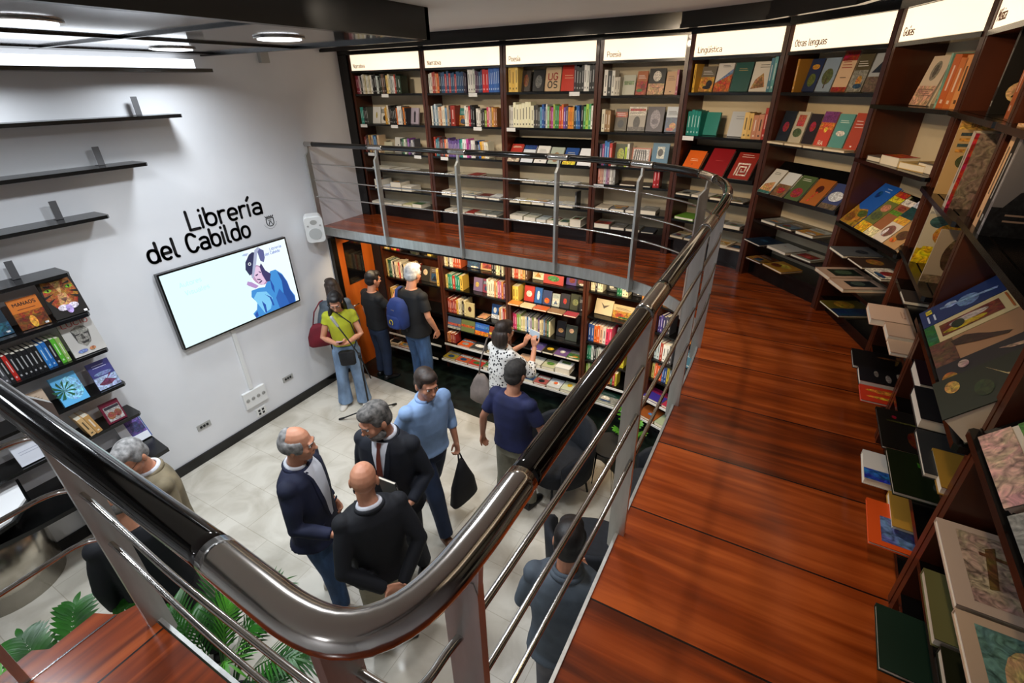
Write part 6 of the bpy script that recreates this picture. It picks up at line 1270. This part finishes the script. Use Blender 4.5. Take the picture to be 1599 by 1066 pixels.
pr['navy'] = person('person in a navy T-shirt and stone trousers, back turned, walking away', (-1.71, 3.02), (.1, 1), 1.68, dict(top='tee', topm=P_navt, botm=P_stone, hairm=H_short, hair='thin', arms=[arm((.30, .02, 1.14), (.29, .2, 1.0), (0, .8, -.4), (-1, 0, 0)), arm((-.29, -.08, 1.14), (-.33, -.06, .90), (-.1, .2, -1), (1, 0, 0))], feet=[(.10, .14, -6), (-.10, -.12, 6)], fat=1.1, head=(0, -10, 0)))
pr['gray'] = person('dark-haired person in a slate grey jacket under the near railing', (-0.61, 1.62), (-.25, 1), 1.68, dict(top='jacket', topm=P_gray, shirtm=P_gray, botm=P_gtrou, hairm=H_dark, hair='short', arms=[arm((.25, .06, 1.13), (.14, .28, 1.10), (-.6, .6, 0), (0, 0, 1)), arm((-.26, .03, 1.12), (-.16, .26, 1.04), (.6, .6, 0), (0, 0, 1))], feet=FEET, fat=1.1, lean=(0, .03), head=(0, -14, 0)))

def local(key, p):
    """point in a person's own frame -> world"""
    r = pr[key][0]; k = r.scale[0]; a = r.rotation_euler[2]
    return Vector((r.location.x + k * (p[0] * math.cos(a) - p[1] * math.sin(a)), r.location.y + k * (p[0] * math.sin(a) + p[1] * math.cos(a)), k * p[2]))
def pframe(key, p, yaw=0, pitch=0, roll=0):
    r = pr[key][0]
    return Matrix.Translation(local(key, p)) @ Matrix.Rotation(r.rotation_euler[2] + R(yaw), 4, 'Z') @ Matrix.Rotation(R(pitch), 4, 'X') @ Matrix.Rotation(R(roll), 4, 'Y')
# things people hold or carry
def phone(key, p, pitch, lab, yaw=0, wide=False, case='#d8d8dc'):
    t = empty('phone', matrix=pframe(key, p, yaw, pitch), label=lab, cat='phone')
    w, h = (.15, .073) if wide else (.073, .15)
    m = MB(); m.prism(rrect(w, h, .01), -.004, .004); m.build('phone_case', mat('phone_case', case, .4), t)
    m = MB(); m.prism(rrect(w - .008, h - .008, .008), .004, .0046); m.build('phone_screen', mat('phone_screen', '#9fb0bc', .2, emit='#9fb0bc', es=.4), t)
phone('yel', (0.0, .33, 1.165), 25, 'phone in a pink case held by the person in the lime top', case='#c890a8')
phone('patt', (.08, .44, 1.49), 80, 'phone held up sideways in front of the shelves', wide=True)
m = book_mb(.15, .21, .02, '#1c1c1c', [('r', .0, .0, .2, 1, '#e8e0cc'), ('r', .25, .0, .5, 1, '#c08430'), ('r', .5, 0, 1, 1, '#241f1c')])
o = m.build('book', M_book, None, pframe('beard', (-.12, .215, 1.10), 0, 78, -12) @ Matrix.Translation((-.04, -.05, 0))); tag(o, 'black book with cream and ochre stripes held by the bearded person', 'book')
# backpack
bp = empty('backpack', matrix=pframe('back', (-.06, -.165, 1.0)), label='blue backpack with a yellow ring mark on the black-shirted back', cat='backpack')
m = MB(); m.loft([ring(0, -.03 - dy, z, a, b, 20, .7) for z, a, b, dy in ((0.0, .10, .05, 0), (.04, .15, .085, .01), (.16, .16, .10, .02), (.30, .145, .085, .01), (.38, .10, .055, 0), (.40, .05, .03, 0))]); m.build('pack_body', P_bp, bp)
m = MB(); m.loft([ring(0, -.115, z, a, .045, 16, .7) for z, a in ((.03, .09), (.05, .115), (.17, .115), (.20, .08))]); m.build('front_pocket', P_bp, bp)
m = MB(); m.tube([(.03 * math.cos(R(a)), -.170 + .002, .12 + .034 * math.sin(R(a))) for a in range(-60, 241, 20)], .005, 6); m.build('yellow_mark', mat('yellow_print', '#c8b020', .6), bp)
m = MB(); m.box((-.02, -.130, .26), (.03, -.118, .28)); m.build('brand_patch', P_taupe, bp)
m = MB(); m.tube([(-.05, 0, .38), (-.08, .05, .47), (-.10, .15, .475), (-.13, .235, .42), (-.15, .25, .28)], .02, 8, flat=.35); m.build('strap', P_bp, bp)
m = MB(); m.tube([(.08, -.02, .34), (.13, -.06, .20), (.13, -.04, .02), (.10, -.02, -.04)], .011, 8, flat=.4); m.build('strap', P_dark, bp)
# red bag
rb = empty('handbag', matrix=pframe('behind', (-.30, -.12, .98)), label='red shoulder bag hanging against the white wall', cat='bag')
m = MB(); m.loft([ring(0, 0, z, a, b, 20, .75) for z, a, b in ((-.15, .12, .03), (-.12, .15, .06), (.0, .14, .06), (.12, .09, .04), (.17, .05, .02))]); m.build('bag_body', P_red, rb)
m = MB(); m.tube([(-.05, 0, .15), (.0, .02, .33), (.09, .04, .45), (.13, .06, .46)], .008, 8); m.build('strap', P_red, rb)
# black waist bag of the yellow person
wb = empty('handbag', matrix=pframe('yel', (-.03, .175, .86)), label='small black shoulder bag in front of the pale jeans', cat='bag')
m = MB(); m.loft([ring(0, .02, z, a, b, 16, .6) for z, a, b in ((-.11, .08, .02), (-.09, .095, .035), (.07, .10, .035), (.09, .08, .02))]); m.build('bag_body', P_dark, wb)
m = MB(); m.tube([(-.09, -.01, .08), (-.14, -.08, .20), (-.10, -.07, .42), (.05, -.04, .60), (.13, -.12, .66)], .007, 6); m.build('strap', P_dark, wb)
# taupe handbag
tb = empty('handbag', matrix=pframe('patt', (-.26, -.13, .83), 20), label='taupe slouchy bag on the shoulder of the spotted blouse', cat='bag')
m = MB(); m.loft([ring(0, 0, z, a, b, 20, .75) for z, a, b in ((-.20, .11, .04), (-.16, .15, .075), (-.02, .14, .07), (.10, .09, .045), (.17, .045, .025))]); m.build('bag_body', P_taupe, tb)
m = MB(); m.tube([(-.03, .0, .15), (.0, .01, .35), (.05, .08, .59), (.06, .16, .60), (.05, .20, .45), (.03, .10, .17)], .009, 8); m.build('strap', P_taupe, tb)
# dark bag in the hand of the striding person
db = empty('shopping_bag', matrix=pframe('blue', (-.23, .16, .46), 10), label='limp dark bag hanging from the hand of the striding person', cat='bag')
m = MB(); m.loft([ring(0, 0, z, a, b, 20, .75) for z, a, b in ((-.24, .15, .04), (-.20, .17, .07), (-.02, .14, .06), (.14, .07, .04), (.26, .025, .02))]); m.build('bag_body', P_dark, db)
m = MB(); m.tube([(-.03, 0, .22), (-.01, -.02, .32), (.01, -.02, .32), (.03, 0, .22)], .008, 8); m.build('handle', P_dark, db)

# ------------------------------------------------------------------ microphone stand
ms = empty('microphone_stand', (-4.02, 3.44, 0), label='black tripod microphone stand in front of the lime top', cat='microphone stand')
for a in (205, 85, -35):
    m = MB(); m.tube([(0, 0, .20), (.40 * math.cos(R(a)), .40 * math.sin(R(a)), .018)], .009, 8); m.tube([(.36 * math.cos(R(a)), .36 * math.sin(R(a)), .035), (.42 * math.cos(R(a)), .42 * math.sin(R(a)), .014)], .014, 8, round_caps=True); m.build('leg', M_blackm, ms)
m = MB(); m.tube([(0, 0, .14), (0, 0, .95)], .011, 10); m.build('pole', M_blackm, ms)
m = MB(); m.cyl((0, 0), .022, .16, .24, 12); m.cyl((0, 0), .02, .93, .99, 12); m.build('clutch', M_blackm, ms)
m = MB(); m.tube([(.10, .02, .66), (0, 0, .97), (-.12, -.06, 1.24), (-.17, -.09, 1.36)], .008, 8); m.build('boom', M_blackm, ms)
m = MB(); m.tube([(-.165, -.085, 1.345), (-.20, -.105, 1.43), (-.21, -.11, 1.455)], [.015, .018, .020], 12, round_caps=True); m.build('microphone', M_grey, ms)

# ------------------------------------------------------------------ tub chairs, side table, plants
P_chair = pmat('charcoal_upholstery', '#181c24', .85, .7, (20, 20, 20))
def tub_chair(x, y, rz, lab):
    t = empty('tub_chair', (x, y, 0), R(rz), label=lab, cat='armchair', group='dark tub armchairs')
    m = MB(); m.loft([ring(0, .02, z, a, b, 28, .85) for z, a, b in ((.24, .26, .26), (.26, .30, .29), (.42, .31, .30), (.45, .28, .27))]); remesh(m.build('seat', P_chair, t), .014, 2)
    m = MB(); outs = []; n = 22
    for k in range(n + 1):
        a = R(-30 + 240 * k / n); hh = .56 + .22 * max(0, math.sin(math.pi * k / n)) ** .6
        c, s_ = math.cos(a), -math.sin(a)
        outs.append([(.30 * c, .30 * s_, .22), (.37 * c, .36 * s_, .30), (.39 * c, .39 * s_, hh - .03), (.365 * c, .365 * s_, hh), (.33 * c, .33 * s_, hh - .02), (.31 * c, .31 * s_, .30)])
    m.loft(outs); m.build('backrest', P_chair, t)
    for sx in (-.2, .2):
        for sy in (-.2, .2):
            m = MB(); m.tube([(sx, sy, .26), (sx * 1.15, sy * 1.15, 0)], .011, 8); m.build('leg', M_blackm, t)
    return t
tub_chair(-1.48, 3.50, 150, 'dark tub armchair beside the person in the navy T-shirt')
tub_chair(-0.78, 2.62, 20, 'dark tub armchair in front of the slate grey jacket')
tub_chair(-0.50, 3.46, 100, 'dark tub armchair half under the walkway by the green marble border')
st = empty('side_table', (-1.02, 3.80, 0), label='small round black side table between the tub armchairs', cat='side table')
m = MB(); m.cyl((0, 0), .20, .50, .52, 32); m.build('table_top', M_blackm, st)
for a in (30, 120, 210, 300):
    m = MB(); m.tube([(.14 * math.cos(R(a - 9)), .14 * math.sin(R(a - 9)), .5), (.17 * math.cos(R(a)), .17 * math.sin(R(a)), 0), (.14 * math.cos(R(a + 9)), .14 * math.sin(R(a + 9)), .5)], .005, 6); m.build('leg', M_blackm, st)

def leaflet(mb, base, d, up, ln, w, droop=0.25, n=5, mat_=0):
    base = Vector(base); d = Vector(d).normalized(); up = Vector(up); side_ = d.cross(up).normalized(); up = side_.cross(d).normalized()
    L_, Rr, C = [], [], []
    for i in range(n + 1):
        t = i / n; ww = w * math.sin(math.pi * min(1, 0.08 + t * 0.92)) ** .7 * (1 - t * .35)
        p = base + d * ln * t - Vector((0, 0, droop * ln * t * t))
        C.append(p - up * 0.12 * ww); L_.append(p + side_ * ww); Rr.append(p - side_ * ww)
    i0 = len(mb.v)
    for q in (L_, C, Rr): mb.v += [tuple(p) for p in q]
    for i in range(n):
        for a, b_ in ((0, n + 1), (n + 1, 2 * n + 2)):
            mb.f.append((i0 + a + i, i0 + a + i + 1, i0 + b_ + i + 1, i0 + b_ + i)); mb.m.append(mat_); mb.c.append(WHITE); mb.sm.append(True)
def frond(parent, p0, d, length, rise, n=14, ln=.28, w=.018, droop=.45, mt=None, ang=55, start=.25, name='frond'):
    p0 = Vector(p0); d = Vector((d[0], d[1], 0)).normalized(); mb = MB(); P = []
    for i in range(17):
        t = i / 16; P.append(p0 + d * length * t * (1 - .12 * t) + Vector((0, 0, rise * (t - droop * t * t * 1.3))))
    mb.tube(P, [.007 - .0055 * i / 16 for i in range(17)], 6)
    for k in range(n):
        t = start + (1 - start) * (k + .5) / n; i = t * 16; a = P[int(i)].lerp(P[min(16, int(i) + 1)], i - int(i)); tan = (P[min(16, int(i) + 1)] - P[int(i)]).normalized()
        up = Vector((0, 0, 1)) - tan * tan.z
        sd = tan.cross(up).normalized()
        for s_ in (1, -1):
            dd = tan * math.cos(R(ang)) + sd * s_ * math.sin(R(ang)) + Vector((0, 0, .15))
            leaflet(mb, a, dd, up, ln * (0.55 + .45 * math.sin(math.pi * (k + 1) / (n + 1))) * rng.uniform(.9, 1.1), w, .3)
    leaflet(mb, P[-1], P[-1] - P[-2], (0, 0, 1), ln * .6, w, .3)
    mb.build(name, mt or M_leaf, parent)
def pot(parent, r=.17, h=.32):
    m = MB(); m.loft([[(q * math.cos(R(a)), q * math.sin(R(a)), z) for a in range(0, 360, 12)] for q, z in ((r * .72, 0), (r, h), (r * 1.04, h + .01), (r * .92, h + .01), (r * .88, h - .04))]); m.build('pot', M_blackm, parent)
# areca palm under the near railing
pl = empty('potted_palm', (-2.36, 0.50, 0), label='feathery palm with narrow leaves in the well below the near railing', cat='plant'); pot(pl)
for a, ln_, rs, z0 in ((20, .45, .85, .35), (75, .45, 1.1, .35), (120, .40, 1.2, .35), (160, .45, 1.05, .35), (205, .45, .9, .35), (250, .5, .8, .35), (300, .55, .75, .35), (345, .6, .8, .35), (50, .6, .65, .35), (180, .62, .7, .35), (100, .3, 1.5, .35), (330, .3, 1.25, .35), (10, .25, 1.4, .35), (230, .28, 1.3, .35), (35, .7, .95, .35), (355, .75, 1.0, .35), (315, .7, .9, .35), (190, .6, 1.15, .35), (140, .55, .8, .35), (60, .35, 1.35, .35), (25, .62, 1.35, .35), (55, .5, 1.5, .35), (85, .55, 1.35, .35), (130, .5, 1.5, .35), (5, .6, 1.2, .35), (170, .35, 1.55, .35), (285, .5, 1.1, .35), (215, .5, 1.2, .35)):
    frond(pl, (.02 * math.cos(R(a)), .02 * math.sin(R(a)), z0), (math.cos(R(a)), math.sin(R(a))), ln_, rs, 15, .21, .0085, .42, M_leafl if a in (100, 10) else M_leaf, 42, .35)
# broad-leaved palm at the left
pb = empty('potted_palm', (-2.98, 0.02, 0), label='broad-leaved palm at the lower left beside the wooden landing', cat='plant'); pot(pb)
for a, ln_, rs in ((95, .58, 1.25), (140, .50, 1.2), (60, .62, .95), (20, .55, 1.1), (175, .5, 1.1), (210, .5, 1.2), (335, .5, 1.1), (290, .5, 1.2)):
    frond(pb, (0, 0, .3), (math.cos(R(a)), math.sin(R(a))), ln_, rs, 11, .18, .021, .35, M_leafl if a == 210 else M_leaf, 52, .42)
vp = empty('potted_plant', (-0.92, 4.02, 0), label='small bright green plant in a dark pot beside the side table', cat='plant'); pot(vp, .10, .42)
for k in range(12):
    a = k * 47; frond(vp, (0, 0, .42), (math.cos(R(a)), math.sin(R(a))), .12 + .03 * (k % 3), .25 + .12 * (k % 4), 5, .08, .014, .3, M_leafl, 50, .3)

# ------------------------------------------------------------------ orange door at the back left of the ground floor
dr = struct(empty('door_1', (-5.17, 4.36, 0)))
m = MB(); m.box((0.0, 0.0, 0), (0.04, 0.62, 2.0)); struct(m.build('door_leaf', M_orange, dr))
m = MB(); m.box((0.04, .10, 1.30), (0.046, .42, 1.90)); m.build('door_glass', M_glass, dr)
m = MB(); m.tube([(.045, .06, 1.0), (.09, .06, 1.0), (.09, .16, 1.0)], .009, 8); m.build('door_handle', M_steel, dr)
m = MB(); m.box((-5.19, 4.28, 0), (-5.13, 4.36, 2.0)); struct(m.build('trim_6', M_black))
m = MB(); m.box((-5.19, 4.985, 0), (-4.985, 5.3, 1.98)); struct(m.build('trim_7', M_blackm))
